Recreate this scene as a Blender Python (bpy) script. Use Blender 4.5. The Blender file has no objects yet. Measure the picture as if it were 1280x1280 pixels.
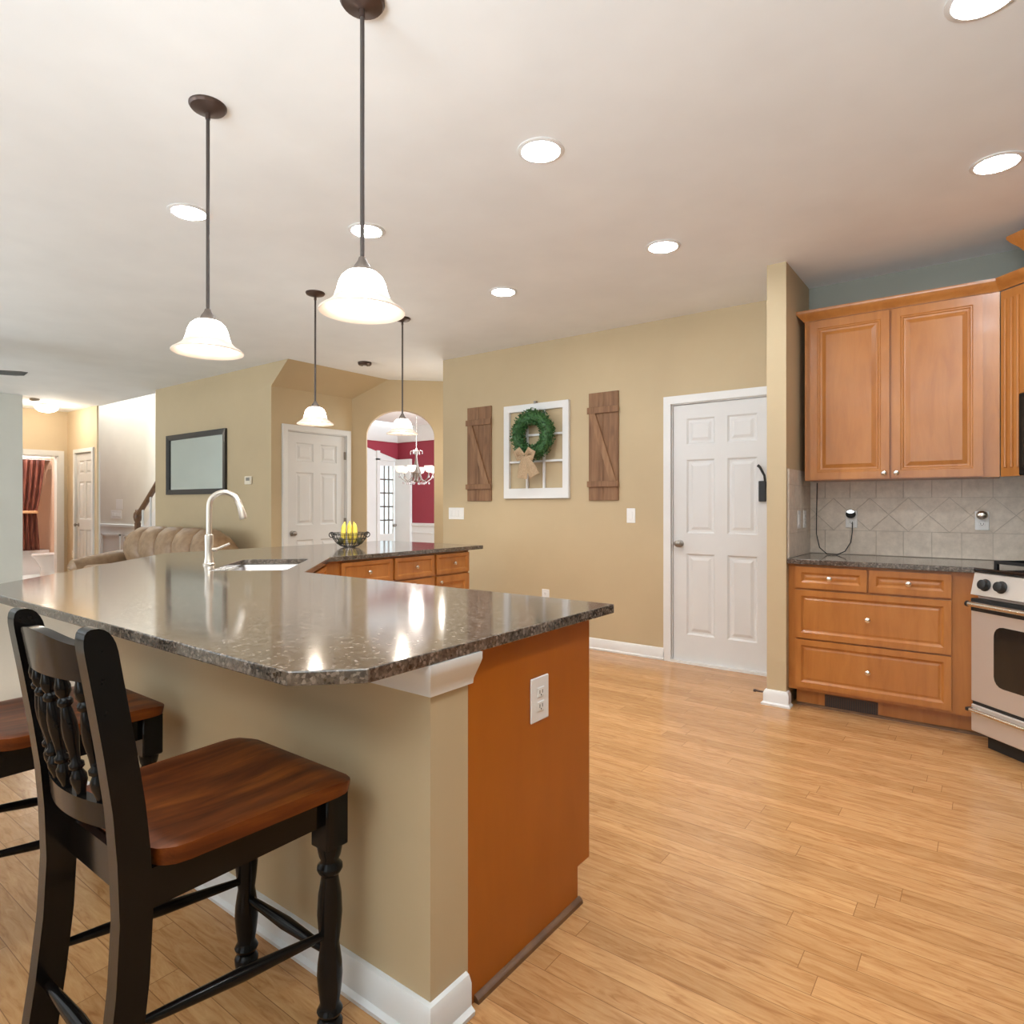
import bpy, bmesh, math, random
from mathutils import Vector, Matrix
C = bpy.context.scene.collection
sc = bpy.context.scene
R = math.radians
SQ = math.sqrt(0.5)

# ------------------------------------------------------------------ camera
cam_d = bpy.data.cameras.new('camera')
cam = bpy.data.objects.new('camera', cam_d)
C.objects.link(cam)
cam.location = (0, 0, 1.24)
cam.rotation_euler = (R(90), 0, math.atan2(.6, .8))
cam_d.sensor_width = 36.0
cam_d.lens = 796 / 1280 * 36.0
cam_d.shift_y = -8 / 1280
cam_d.clip_start = 0.05
sc.camera = cam

# ------------------------------------------------------------------ world, light, exposure
sc.view_settings.view_transform = 'Standard'
sc.view_settings.look = 'None'
sc.view_settings.gamma = 1.0
sc.view_settings.use_curve_mapping = False
sc.view_settings.exposure = 0.75
w = bpy.data.worlds.new('sky')
sc.world = w
w.use_nodes = True
w.node_tree.nodes['Background'].inputs[0].default_value = (.86, .94, 1.0, 1)
w.node_tree.nodes['Background'].inputs[1].default_value = 1.0

def area(name, loc, aim, sx, sy, power, col, spread=180):
    d = bpy.data.lights.new(name, 'AREA')
    d.shape = 'RECTANGLE'
    d.size = sx
    d.size_y = sy
    d.energy = power
    d.color = col
    d.spread = R(spread)
    o = bpy.data.objects.new(name, d)
    o.location = loc
    o.rotation_euler = (Vector(aim) - Vector(loc)).to_track_quat('-Z', 'Y').to_euler()
    C.objects.link(o)
    return o

def point(name, loc, power, col, r=.03):
    d = bpy.data.lights.new(name, 'POINT')
    d.energy = power
    d.color = col
    d.shadow_soft_size = r
    o = bpy.data.objects.new(name, d)
    o.location = loc
    C.objects.link(o)
    return o

def spot(name, loc, power, col):
    d = bpy.data.lights.new(name, 'SPOT')
    d.energy = power
    d.color = col
    d.spot_size = R(165)
    d.spot_blend = .4
    d.shadow_soft_size = .03
    o = bpy.data.objects.new(name, d)
    o.location = loc
    C.objects.link(o)
    return o

DAY = (.80, .92, 1.0)
# rear window daylight; breakfast and nook lights aim up as added ceiling fill
area('ceiling_fill_breakfast', (-.4, -2.9, 1.35), (-.4, -1.0, 3.4), 2.3, 2.0, 125, DAY, 95)
area('ceiling_fill_nook', (-4.6, -2.9, 1.35), (-4.6, -1.0, 3.4), 2.3, 2.0, 46, DAY, 95)
area('daylight_family', (-8.2, -2.9, 1.35), (-8.2, -1.0, 2.6), 2.6, 2.0, 78, (.78, .90, 1.0), 140)
area('foyer_fill', (-11.2, 3.97, 4.0), (-11.2, 4.9, 2.3), 4.2, 2.0, 140, (.86, .94, 1.0))  # unseen panel added inside the foyer to light its wall evenly
area('daylight_dining', (-4.6, 7.6, 1.7), (-9.0, 7.4, 1.6), 1.6, 1.6, 75, (.82, .93, 1.0))
WARM = (1.0, .88, .72)
LAMP = 108.0      # emission of the recessed lens

# ------------------------------------------------------------------ materials
def mat(name, base=(.8, .8, .8), rough=.5, metal=0.0, spec=.5):
    m = bpy.data.materials.new(name)
    m.use_nodes = True
    b = m.node_tree.nodes['Principled BSDF']
    b.inputs['Base Color'].default_value = (*base, 1)
    b.inputs['Roughness'].default_value = rough
    b.inputs['Metallic'].default_value = metal
    b.inputs['Specular IOR Level'].default_value = spec
    m['bsdf'] = 1
    return m

def nn(m, t):
    return m.node_tree.nodes.new(t)

def ln(m, a, b):
    m.node_tree.links.new(a, b)

def bs(m):
    return m.node_tree.nodes['Principled BSDF']

def coords(m, scale=(1, 1, 1), rot=(0, 0, 0), kind='Object'):
    tc = nn(m, 'ShaderNodeTexCoord')
    mp = nn(m, 'ShaderNodeMapping')
    mp.inputs['Scale'].default_value = scale
    mp.inputs['Rotation'].default_value = rot
    ln(m, tc.outputs[kind], mp.inputs['Vector'])
    return mp.outputs['Vector']

def ramp(m, fac, stops):
    r = nn(m, 'ShaderNodeValToRGB')
    els = r.color_ramp.elements
    while len(els) < len(stops):
        els.new(.5)
    for e, (p, c) in zip(els, stops):
        e.position = p
        e.color = (*c, 1)
    ln(m, fac, r.inputs['Fac'])
    return r.outputs['Color']

def noise(m, vec, scale, detail=4, rough=.55, dist=0):
    n = nn(m, 'ShaderNodeTexNoise')
    n.inputs['Scale'].default_value = scale
    n.inputs['Detail'].default_value = detail
    n.inputs['Roughness'].default_value = rough
    n.inputs['Distortion'].default_value = dist
    ln(m, vec, n.inputs['Vector'])
    return n.outputs['Fac']

def mixc(m, fac, a, b, mode='MIX'):
    x = nn(m, 'ShaderNodeMix')
    x.data_type = 'RGBA'
    x.blend_type = mode
    for s, v in ((0, fac), (6, a), (7, b)):
        if isinstance(v, (int, float)):
            x.inputs[s].default_value = v
        elif isinstance(v, tuple):
            x.inputs[s].default_value = (*v, 1)
        else:
            ln(m, v, x.inputs[s])
    return x.outputs[2]

def bump(m, h, strength=.1, dist=.01):
    b = nn(m, 'ShaderNodeBump')
    b.inputs['Strength'].default_value = strength
    b.inputs['Distance'].default_value = dist
    ln(m, h, b.inputs['Height'])
    ln(m, b.outputs['Normal'], bs(m).inputs['Normal'])

def paint(name, c, rough=.6):
    m = mat(name, c, rough, spec=.3)
    v = coords(m)
    f = noise(m, v, 2.2, 3)
    lo = tuple(x * .97 for x in c)
    hi = tuple(min(1, x * 1.03) for x in c)
    ln(m, ramp(m, f, [(.3, lo), (.7, hi)]), bs(m).inputs['Base Color'])
    bump(m, noise(m, v, 260, 2), .05, .002)
    return m

M = {}
M['beige'] = paint('beige_wall_paint', (.52, .405, .25))
M['ceil'] = paint('ceiling_paint', (.83, .835, .83), .8)
M['white'] = paint('white_trim_paint', (.74, .73, .71), .35)
M['door'] = paint('white_door_paint', (.68, .67, .655), .4)
M['cream'] = paint('cream_foyer_paint', (.75, .71, .63))
M['red'] = paint('raspberry_wall_paint', (.30, .035, .055))
M['peach'] = paint('peach_bath_paint', (.68, .45, .32))
M['hall'] = paint('warm_hall_paint', (.60, .48, .32))
M['greywall'] = paint('grey_green_paint', (.27, .265, .22))
M['familywall'] = paint('pale_greige_family_paint', (.76, .76, .70))

def wood(name, cols, scale=(1, 9, 9), nscale=5, rough=.35, coat=.0, rot=(0, 0, 0), b=.04):
    m = mat(name, cols[1], rough)
    v = coords(m, scale, rot)
    f = noise(m, v, nscale, 6, .6, .6)
    big = noise(m, coords(m, (1, 1, 1)), 3.0, 3)
    c = ramp(m, f, [(.25, cols[0]), (.5, cols[1]), (.75, cols[2])])
    c = mixc(m, big, c, mixc(m, .5, c, tuple(x * .72 for x in cols[0])))
    ln(m, c, bs(m).inputs['Base Color'])
    bs(m).inputs['Coat Weight'].default_value = coat
    bs(m).inputs['Coat Roughness'].default_value = .15
    bump(m, f, b, .004)
    return m

M['maple'] = wood('honey_maple_wood', [(.37, .125, .024), (.47, .175, .037), (.54, .22, .052)], (7, 7, 1), 2.2, .32, .25)
M['panel'] = wood('brown_end_panel_laminate', [(.385, .098, .003), (.415, .110, .004), (.445, .122, .005)], (5, 5, 1), 1.5, .38, .1)
M['seatwood'] = wood('dark_stained_seat_wood', [(.04, .008, .0015), (.17, .038, .006), (.36, .10, .014)], (9, 1.2, 9), 2.6, .42, 0)
bs(M['seatwood']).inputs['Specular IOR Level'].default_value = .22
M['rustic'] = wood('rustic_brown_board', [(.13, .055, .022), (.27, .135, .062), (.37, .20, .10)], (12, 12, 1), 2.4, .65, 0, b=.2)
M['rusticpale'] = wood('rustic_pale_brown_board', [(.17, .075, .032), (.33, .17, .08), (.43, .25, .13)], (12, 12, 1), 2.4, .65, 0, b=.2)
M['railwood'] = wood('brown_handrail_wood', [(.11, .05, .02), (.17, .08, .035), (.24, .12, .05)], (6, 6, 6), 2, .4)
M['black'] = mat('black_lacquer', (.005, .004, .0035), .17, spec=.2)
M['black'].node_tree.nodes['Principled BSDF'].inputs['Coat Weight'].default_value = .0
ln(M['black'], ramp(M['black'], noise(M['black'], coords(M['black']), 30), [(.3, (.0055, .0045, .004)), (.7, (.0065, .0055, .005))]), bs(M['black']).inputs['Base Color'])

# oak strip floor, boards running along X
def floor_mat():
    m = mat('oak_strip_floor', (.5, .27, .12), .22)
    tc = nn(m, 'ShaderNodeTexCoord')
    br = nn(m, 'ShaderNodeTexBrick')
    br.offset = 0
    br.offset_frequency = 2
    br.squash = 1
    br.inputs['Scale'].default_value = 1
    br.inputs['Brick Width'].default_value = 1.15
    br.inputs['Row Height'].default_value = .083
    br.inputs['Mortar Size'].default_value = .0012
    br.inputs['Mortar Smooth'].default_value = .3
    br.inputs['Bias'].default_value = -.1
    br.inputs['Color1'].default_value = (0, 0, 0, 1)
    br.inputs['Color2'].default_value = (1, 1, 1, 1)
    br.inputs['Mortar'].default_value = (.5, .5, .5, 1)
    # every row of boards starts at its own random offset
    sx = nn(m, 'ShaderNodeSeparateXYZ')
    ln(m, tc.outputs['Object'], sx.inputs[0])
    dv = nn(m, 'ShaderNodeMath')
    dv.operation = 'DIVIDE'
    ln(m, sx.outputs[1], dv.inputs[0])
    dv.inputs[1].default_value = .083
    fl = nn(m, 'ShaderNodeMath')
    fl.operation = 'FLOOR'
    ln(m, dv.outputs[0], fl.inputs[0])
    wn = nn(m, 'ShaderNodeTexWhiteNoise')
    wn.noise_dimensions = '1D'
    ln(m, fl.outputs[0], wn.inputs['W'])
    ma = nn(m, 'ShaderNodeMath')
    ma.operation = 'MULTIPLY_ADD'
    ln(m, wn.outputs['Value'], ma.inputs[0])
    ma.inputs[1].default_value = 1.15
    ln(m, sx.outputs[0], ma.inputs[2])
    cb = nn(m, 'ShaderNodeCombineXYZ')
    ln(m, ma.outputs[0], cb.inputs[0])
    ln(m, sx.outputs[1], cb.inputs[1])
    ln(m, cb.outputs[0], br.inputs['Vector'])
    # shift the grain from board to board
    sh = nn(m, 'ShaderNodeVectorMath')
    sh.operation = 'MULTIPLY_ADD'
    ln(m, br.outputs['Color'], sh.inputs[0])
    sh.inputs[1].default_value = (3.7, 9.1, 0)
    ln(m, tc.outputs['Object'], sh.inputs[2])
    mp = nn(m, 'ShaderNodeMapping')
    mp.inputs['Scale'].default_value = (2.0, 13, 1)
    ln(m, sh.outputs[0], mp.inputs['Vector'])
    g = noise(m, mp.outputs['Vector'], 3.2, 8, .62, 1.4)
    grain = ramp(m, g, [(.30, (.40, .185, .07)), (.47, (.535, .28, .115)), (.70, (.63, .365, .165))])
    tone = ramp(m, br.outputs['Color'], [(0, (.84, .80, .74)), (1, (1.08, 1.08, 1.06))])
    c = mixc(m, 1.0, grain, tone, 'MULTIPLY')
    c = mixc(m, br.outputs['Fac'], c, (.27, .13, .052))
    ln(m, c, bs(m).inputs['Base Color'])
    rr = nn(m, 'ShaderNodeMapRange')
    rr.inputs['To Min'].default_value = .15
    rr.inputs['To Max'].default_value = .26
    ln(m, g, rr.inputs['Value'])
    ln(m, rr.outputs[0], bs(m).inputs['Roughness'])
    bump(m, g, .05, .003)
    return m
M['floor'] = floor_mat()

def granite():
    m = mat('brown_grey_granite', (.12, .09, .07), .1)
    v = coords(m)
    vo = nn(m, 'ShaderNodeTexVoronoi')
    vo.inputs['Scale'].default_value = 150
    ln(m, v, vo.inputs['Vector'])
    sep = nn(m, 'ShaderNodeSeparateColor')
    ln(m, vo.outputs['Color'], sep.inputs[0])
    c1 = ramp(m, sep.outputs[0], [(0, (.008, .006, .005)), (.28, (.055, .042, .033)), (.7, (.11, .087, .068)), (.86, (.19, .155, .125)), (1, (.34, .285, .24))])
    n2 = noise(m, v, 46, 5, .7)
    c2 = ramp(m, n2, [(.36, (.03, .023, .018)), (.5, (.10, .08, .063)), (.64, (.20, .165, .135))])
    ln(m, mixc(m, .42, c1, c2), bs(m).inputs['Base Color'])
    bs(m).inputs['Specular IOR Level'].default_value = 1.0
    return m
M['granite'] = granite()

def tile_mat():
    m = mat('greige_tile', (.36, .31, .26), .4)
    v = coords(m)
    f = noise(m, v, 22, 5, .65)
    ln(m, ramp(m, f, [(.3, (.58, .485, .39)), (.7, (.74, .63, .515))]), bs(m).inputs['Base Color'])
    bump(m, f, .06, .003)
    return m
M['tile'] = tile_mat()
M['grout'] = paint('grout', (.50, .42, .34), .9)
M['steel'] = mat('brushed_stainless', (.70, .66, .62), .4, .75)
def brushed(m, sc_=(1, 1, 120)):
    f = noise(m, coords(m, sc_), 4, 3)
    rr = nn(m, 'ShaderNodeMapRange')
    rr.inputs['To Min'].default_value = .36
    rr.inputs['To Max'].default_value = .5
    ln(m, f, rr.inputs['Value'])
    ln(m, rr.outputs[0], bs(m).inputs['Roughness'])
brushed(M['steel'])
M['sink'] = mat('satin_steel_sink', (.72, .72, .73), .28, 1.0)
M['nickel'] = mat('satin_nickel', (.74, .70, .63), .26, 1.0)
M['faucetm'] = mat('brushed_nickel_faucet', (.80, .74, .66), .3, 1.0)
M['bronze'] = mat('oil_rubbed_bronze', (.085, .055, .045), .35, .6)
M['pewter'] = mat('pewter_grey_metal', (.30, .27, .24), .38, .8)
M['rodmetal'] = mat('dark_bronze_rod', (.07, .055, .048), .5, .3)
M['capmetal'] = mat('taupe_bronze_cap', (.16, .13, .11), .5, .4)
M['iron'] = mat('cast_iron_black', (.012, .012, .012), .5)
M['blackglass'] = mat('black_glass', (.01, .01, .01), .06)
M['ovenglass'] = mat('dark_oven_glass', (.02, .017, .014), .05)
M['plate'] = mat('white_plastic', (.80, .78, .75), .35)
M['slot'] = mat('dark_slot', (.03, .028, .026), .6)
M['mirror'] = mat('mirror_glass', (.78, .86, .86), .04, 1.0)
M['mframe'] = mat('charcoal_mirror_frame', (.022, .02, .02), .4)
M['ceramic'] = mat('white_ceramic', (.80, .76, .75), .12)
M['fanblade'] = mat('grey_fan_blade', (.10, .10, .095), .5)
M['cord'] = mat('black_cord', (.015, .014, .013), .5)
M['ivory'] = mat('ivory_plastic', (.78, .70, .56), .4)
M['crystal'] = mat('clear_cut_crystal', (.95, .95, .95), .03)
bs(M['crystal']).inputs['Transmission Weight'].default_value = .8
M['glass'] = mat('clear_glass', (.93, .97, .97), .02)
bs(M['glass']).inputs['Transmission Weight'].default_value = .95

def leaf_mat():
    m = mat('boxwood_green', (.03, .10, .02), .55)
    f = noise(m, coords(m), 60, 3)
    ln(m, ramp(m, f, [(.3, (.008, .045, .008)), (.7, (.055, .165, .04))]), bs(m).inputs['Base Color'])
    return m
M['leaf'] = leaf_mat()
def fabric(name, lo, hi, scale=40, rough=.85):
    m = mat(name, hi, rough)
    f = noise(m, coords(m), scale, 4)
    ln(m, ramp(m, f, [(.3, lo), (.7, hi)]), bs(m).inputs['Base Color'])
    bump(m, f, .15, .004)
    return m
M['burlap'] = fabric('burlap_ribbon', (.34, .22, .12), (.52, .38, .24), 120)
M['leather'] = fabric('tan_leather', (.27, .16, .085), (.40, .26, .15), 14, .42)
M['banana'] = fabric('banana_skin', (.55, .40, .03), (.78, .62, .10), 30, .5)
M['avocado'] = fabric('dark_avocado_skin', (.02, .025, .008), (.06, .05, .015), 60, .6)
def curtain_mat():
    m = mat('brown_red_curtain', (.14, .03, .02), .7)
    f = noise(m, coords(m, (1, 14, .6)), 5, 4, .6)
    ln(m, ramp(m, f, [(.3, (.045, .012, .008)), (.5, (.15, .035, .02)), (.75, (.30, .11, .06))]), bs(m).inputs['Base Color'])
    return m
M['curtain'] = curtain_mat()
M['gold'] = fabric('gold_tieback', (.5, .26, .12), (.65, .38, .2), 60)
M['carpet'] = fabric('beige_carpet', (.50, .42, .33), (.60, .51, .41), 180, .95)
M['bathfloor'] = paint('pale_bath_tile', (.72, .78, .78), .2)

def emit(name, col, strength, base=(.9, .9, .88), rough=.3, trans=0):
    m = mat(name, base, rough)
    b = bs(m)
    b.inputs['Emission Color'].default_value = (*col, 1)
    b.inputs['Emission Strength'].default_value = strength
    return m
M['lens'] = emit('lit_lens', (.91, .96, 1.0), LAMP)
M['bulb'] = emit('lit_bulb', (1, .92, .78), 20)
M['shade'] = emit('glowing_white_glass', (1, .95, .87), 9.0)
M['shaderim'] = emit('alabaster_glass_rim', (1, .84, .70), .16, (.62, .52, .44))
M['halllens'] = emit('lit_hall_dome', (1, .92, .78), 5)
M['led'] = emit('lit_night_light', (.85, .95, 1), 1.5)
M['chandglow'] = emit('lit_chandelier_cup', (1, .86, .78), .5, (.8, .74, .7))

# ------------------------------------------------------------------ mesh builder
WM = {}
class MB:
    def __init__(s):
        s.bm = bmesh.new()
    def box(s, x0, x1, y0, y1, z0, z1, bev=0, seg=1):
        vs = [s.bm.verts.new(p) for p in ((x0, y0, z0), (x1, y0, z0), (x1, y1, z0), (x0, y1, z0), (x0, y0, z1), (x1, y0, z1), (x1, y1, z1), (x0, y1, z1))]
        fs = [s.bm.faces.new([vs[i] for i in q]) for q in ((0, 3, 2, 1), (4, 5, 6, 7), (0, 1, 5, 4), (1, 2, 6, 5), (2, 3, 7, 6), (3, 0, 4, 7))]
        if bev:
            es = set()
            for f in fs:
                es.update(f.edges)
            bmesh.ops.bevel(s.bm, geom=list(es), offset=bev, segments=seg, profile=.5, affect='EDGES', clamp_overlap=True)
        return s
    def quad(s, *pts):
        s.bm.faces.new([s.bm.verts.new(p) for p in pts])
        return s
    def loops(s, rings, cap0=True, cap1=True, closed=True):
        V = [[s.bm.verts.new(p) for p in r] for r in rings]
        n = len(V[0])
        for a, b in zip(V, V[1:]):
            for i in range(n if closed else n - 1):
                j = (i + 1) % n
                s.bm.faces.new((a[i], a[j], b[j], b[i]))
        if cap0:
            s.bm.faces.new(V[0][::-1])
        if cap1:
            s.bm.faces.new(V[-1])
        return s
    def lathe(s, prof, c=(0, 0, 0), n=24, axis='Z', cap=True, sx=1, sy=1):
        rings = []
        for r, z in prof:
            ring = []
            for i in range(n):
                a = 2 * math.pi * i / n
                p = Vector((r * sx * math.cos(a), r * sy * math.sin(a), z))
                if axis == 'X':
                    p = Vector((p.z, p.x, p.y))
                elif axis == 'Y':
                    p = Vector((p.y, p.z, p.x))
                elif axis == '-Y':
                    p = Vector((p.x, -p.z, p.y))
                ring.append(p + Vector(c))
            rings.append(ring)
        return s.loops(rings, cap, cap)
    def tube(s, pts, r, n=10, cap=True, flat=1.0):
        pts = [Vector(p) for p in pts]
        rs = r if isinstance(r, (list, tuple)) else [r] * len(pts)
        rings = []
        up = None
        for i, p in enumerate(pts):
            t = (pts[min(i + 1, len(pts) - 1)] - pts[max(i - 1, 0)]).normalized()
            if up is None:
                up = Vector((0, 0, 1)) if abs(t.z) < .9 else Vector((1, 0, 0))
            x = t.cross(up).normalized()
            y = x.cross(t).normalized()
            up = y
            rings.append([p + rs[i] * (math.cos(2 * math.pi * k / n) * x + flat * math.sin(2 * math.pi * k / n) * y) for k in range(n)])
        return s.loops(rings, cap, cap)
    def prism(s, poly, z0, z1):
        return s.loops([[(x, y, z0) for x, y in poly], [(x, y, z1) for x, y in poly]])
    def prism_y(s, poly, y0, y1):
        return s.loops([[(x, y0, z) for x, z in poly], [(x, y1, z) for x, z in poly]])
    def prism_x(s, poly, x0, x1):
        return s.loops([[(x0, y, z) for y, z in poly], [(x1, y, z) for y, z in poly]])
    def sweep(s, prof, path):
        """profile (out, z) swept along a 2D path; out is to the right of the path"""
        P = [Vector(p) for p in path]
        D = [(b - a).normalized() for a, b in zip(P, P[1:])]
        N = [Vector((d.y, -d.x)) for d in D]
        rings = []
        for i, p in enumerate(P):
            if i == 0:
                m = N[0]
            elif i == len(P) - 1:
                m = N[-1]
            else:
                m = N[i - 1] + N[i]
                m = m / m.dot(N[i])
            rings.append([(p.x + m.x * o, p.y + m.y * o, z) for o, z in prof])
        return s.loops(rings)
    def sphere(s, c, r, n=16, sc_=(1, 1, 1)):
        ret = bmesh.ops.create_uvsphere(s.bm, u_segments=n, v_segments=max(6, n // 2), radius=r)
        for v in ret['verts']:
            v.co = Vector((v.co.x * sc_[0], v.co.y * sc_[1], v.co.z * sc_[2])) + Vector(c)
        return s
    def panel(s, x0, x1, z0, z1, rings, y=0, back=.02):
        """a front facing -Y: rings = [(inset, depth into +Y)], closed at the back"""
        loops = [[(x0, y + back, z0), (x1, y + back, z0), (x1, y + back, z1), (x0, y + back, z1)]]
        for i, d in rings:
            loops.append([(x0 + i, y + d, z0 + i), (x1 - i, y + d, z0 + i), (x1 - i, y + d, z1 - i), (x0 + i, y + d, z1 - i)])
        return s.loops(loops)
    def xf(s, m):
        bmesh.ops.transform(s.bm, matrix=m, verts=s.bm.verts)
        return s
    def build(s, name, m, parent=None, world=False, angle=32, smooth=True):
        bmesh.ops.recalc_face_normals(s.bm, faces=s.bm.faces)
        if parent is not None and world:
            bmesh.ops.transform(s.bm, matrix=WM[parent.name].inverted(), verts=s.bm.verts)
        me = bpy.data.meshes.new(name)
        s.bm.to_mesh(me)
        s.bm.free()
        if smooth:
            me.polygons.foreach_set('use_smooth', [True] * len(me.polygons))
            me.set_sharp_from_angle(angle=R(angle))
        o = bpy.data.objects.new(name, me)
        C.objects.link(o)
        me.materials.append(M[m] if isinstance(m, str) else m)
        if parent is not None:
            o.parent = parent
            WM[o.name] = WM[parent.name]
        else:
            WM[o.name] = Matrix.Identity(4)
        return o

def thing(name, label, cat, loc=(0, 0, 0), rz=0, group=None):
    o = bpy.data.objects.new(name, None)
    o.empty_display_size = .1
    C.objects.link(o)
    o.location = loc
    o.rotation_euler = (0, 0, rz)
    WM[o.name] = Matrix.Translation(loc) @ Matrix.Rotation(rz, 4, 'Z')
    o['label'] = label
    o['category'] = cat
    if group:
        o['group'] = group
    return o

def tag(o, label, cat, group=None):
    o['label'] = label
    o['category'] = cat
    if group:
        o['group'] = group
    return o

def struct(o):
    o['kind'] = 'structure'
    return o

def dup(root, loc, rz=None, label=None):
    r = root.copy()
    C.objects.link(r)
    r.location = loc
    if rz is not None:
        r.rotation_euler = (0, 0, rz)
    if label:
        r['label'] = label
    for ch in list(root.children):
        c = ch.copy()
        C.objects.link(c)
        c.parent = r
        for g in ch.children:
            d = g.copy()
            C.objects.link(d)
            d.parent = c
    return r

# =================================================================== STRUCTURE
CEIL = 2.74
struct(MB().box(-16, 2.2, -3.2, 10, -.1, 0).build('floor', 'floor'))
struct(MB().prism([(-16, -3.2), (2.2, -3.2), (2.2, 10), (-8.65, 10), (-8.65, 3.95), (-11.96, 3.95), (-11.96, 4.6), (-16, 4.6)][:4] + [(-8.65, 10), (-8.65, 3.95), (-16, 3.95)], CEIL, CEIL + .1).build('ceiling', 'ceil', smooth=False))
struct(MB().prism([(-10.5, -2.7), (-4.75, -2.7), (-4.75, 3.83), (-10.5, 3.83)], 0, .012).build('floor_family', 'carpet', smooth=False))
# W1, the wall with the shutters and the white door (door opening left out)
DX0, DX1, DH = -2.03, -1.25, 2.05
m = MB()
m.box(-4.516, DX0, 4.834, 4.95, 0, CEIL)
m.box(DX0, DX1, 4.834, 4.95, DH, CEIL)
m.box(DX1, -1.0, 4.834, 4.95, 0, CEIL)
struct(m.build('wall_kitchen', 'beige', smooth=False))
struct(MB().box(-4.516, -4.40, 4.95, 6.45, 0, CEIL).build('wall_passage', 'beige', smooth=False))
struct(MB().box(-1.114, -1.0, 4.14, 4.834, 0, CEIL).build('wall_stub', 'beige', smooth=False))
struct(MB().box(-1.0, 1.3, 4.76, 4.9, 0, CEIL).build('wall_range', 'greywall', smooth=False))
struct(MB().box(1.18, 1.3, -3.0, 4.76, 0, CEIL).build('wall_right', 'greywall', smooth=False))
# rear wall behind the viewer with three window openings
m = MB()
xs = [-10.62, -9.6, -6.8, -5.8, -3.4, -1.6, .8, 1.3]
for a, b in ((0, 1), (2, 3), (4, 5), (6, 7)):
    m.box(xs[a], xs[b], -2.85, -2.7, 0, CEIL)
for a, b in ((1, 2), (3, 4), (5, 6)):
    m.box(xs[a], xs[b], -2.85, -2.7, 0, .35)
    m.box(xs[a], xs[b], -2.85, -2.7, 2.35, CEIL)
struct(m.build('wall_rear', 'beige', smooth=False))
for k, (a, b) in enumerate(((-9.6, -6.8), (-5.8, -3.4), (-1.6, .8))):
    m = MB()
    m.box(a, b, -2.84, -2.71, .35, .41)
    m.box(a, b, -2.84, -2.71, 2.29, 2.35)
    for x in (a, (a + b) / 2 - .03, b - .06):
        m.box(x, x + .06, -2.84, -2.71, .41, 2.29)
    m.box(a, b, -2.80, -2.75, 1.33, 1.37)
    struct(m.build('window_%d' % (k + 1), 'white', smooth=False))
# mirror wall (with the sloping end that follows the stair) and its soffit
struct(MB().prism_y([(-8.65, 0), (-6.03, 0), (-6.03, 2.5), (-5.73, CEIL), (-8.65, CEIL)], 3.83, 3.95).build('wall_mirror', 'beige', smooth=False))
m = MB()
m.loops([[(-6.03, 3.95, 2.5), (-5.73, 3.95, CEIL), (-6.03, 3.95, CEIL)], [(-6.03, 4.89, 2.5), (-5.73, 5.19, CEIL), (-6.03, 4.89, CEIL)]])
struct(m.build('trim_1', 'beige', smooth=False))
# pantry wall with the small door
m = MB()
m.box(-6.15, -6.03, 3.95, 4.01, 0, CEIL)
m.box(-6.15, -6.03, 4.01, 4.80, 2.065, CEIL)
m.box(-6.15, -6.03, 4.80, 4.89, 0, CEIL)
struct(m.build('wall_pantry', 'beige', smooth=False))
# arch wall at 45 degrees
P0 = Vector((-6.03, 4.887))
def arch_pt(s_, d=0):
    return (P0.x + s_ * SQ - d * SQ, P0.y + s_ * SQ + d * SQ)
m = MB()
s0, s1, L = .167, .967, 2.25
prof = [(0, 0), (s0, 0), (s0, 2.066)]
for k in range(1, 24):
    a = math.pi - math.pi * k / 24
    prof.append((.567 + .4 * math.cos(a), 2.066 + .316 * math.sin(a)))
prof += [(s1, 2.066), (s1, 0), (L, 0), (L, CEIL), (0, CEIL)]
bmv = [[m.bm.verts.new((*arch_pt(s_, d), z)) for s_, z in prof] for d in (0, .12)]
n = len(prof)
for ring in bmv:
    es = []
    for i in range(n):
        es.append(m.bm.edges.get((ring[i], ring[(i + 1) % n])) or m.bm.edges.new((ring[i], ring[(i + 1) % n])))
    bmesh.ops.triangle_fill(m.bm, edges=es, use_beauty=True)
for i in range(n):
    j = (i + 1) % n
    m.bm.faces.new((bmv[0][i], bmv[0][j], bmv[1][j], bmv[1][i]))
struct(m.build('wall_arch', 'beige', smooth=False))
# dining room beyond the arch
m = MB()
m.box(-9.24, -3.0, 8.6, 8.72, .9, 2.46)
struct(m.build('wall_dining_far', 'red', smooth=False))
m = MB()
m.box(-9.24, -3.0, 8.59, 8.72, 0, .86)
m.sweep([(0, .85), (.03, .86), (.03, .9), (0, .91)], [(-9.24, 8.6), (-3.0, 8.6)])
x = -9.0
while x < -3.4:
    m.sweep([(0.01, .2), (.025, .2), (.025, .215), (0.01, .215)], [(x, 8.6), (x + .7, 8.6)])
    m.sweep([(0.01, .72), (.025, .72), (.025, .735), (0.01, .735)], [(x, 8.6), (x + .7, 8.6)])
    x += .85
struct(m.build('trim_2', 'white', smooth=False))
m = MB()
m.sweep([(0, 2.46), (.02, 2.46), (.05, 2.50), (.09, 2.60), (.14, 2.70), (.14, CEIL), (0, CEIL)], [(-9.24, 6.6), (-9.24, 8.6), (-3.0, 8.6)])
struct(m.build('trim_3', 'white'))
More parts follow.
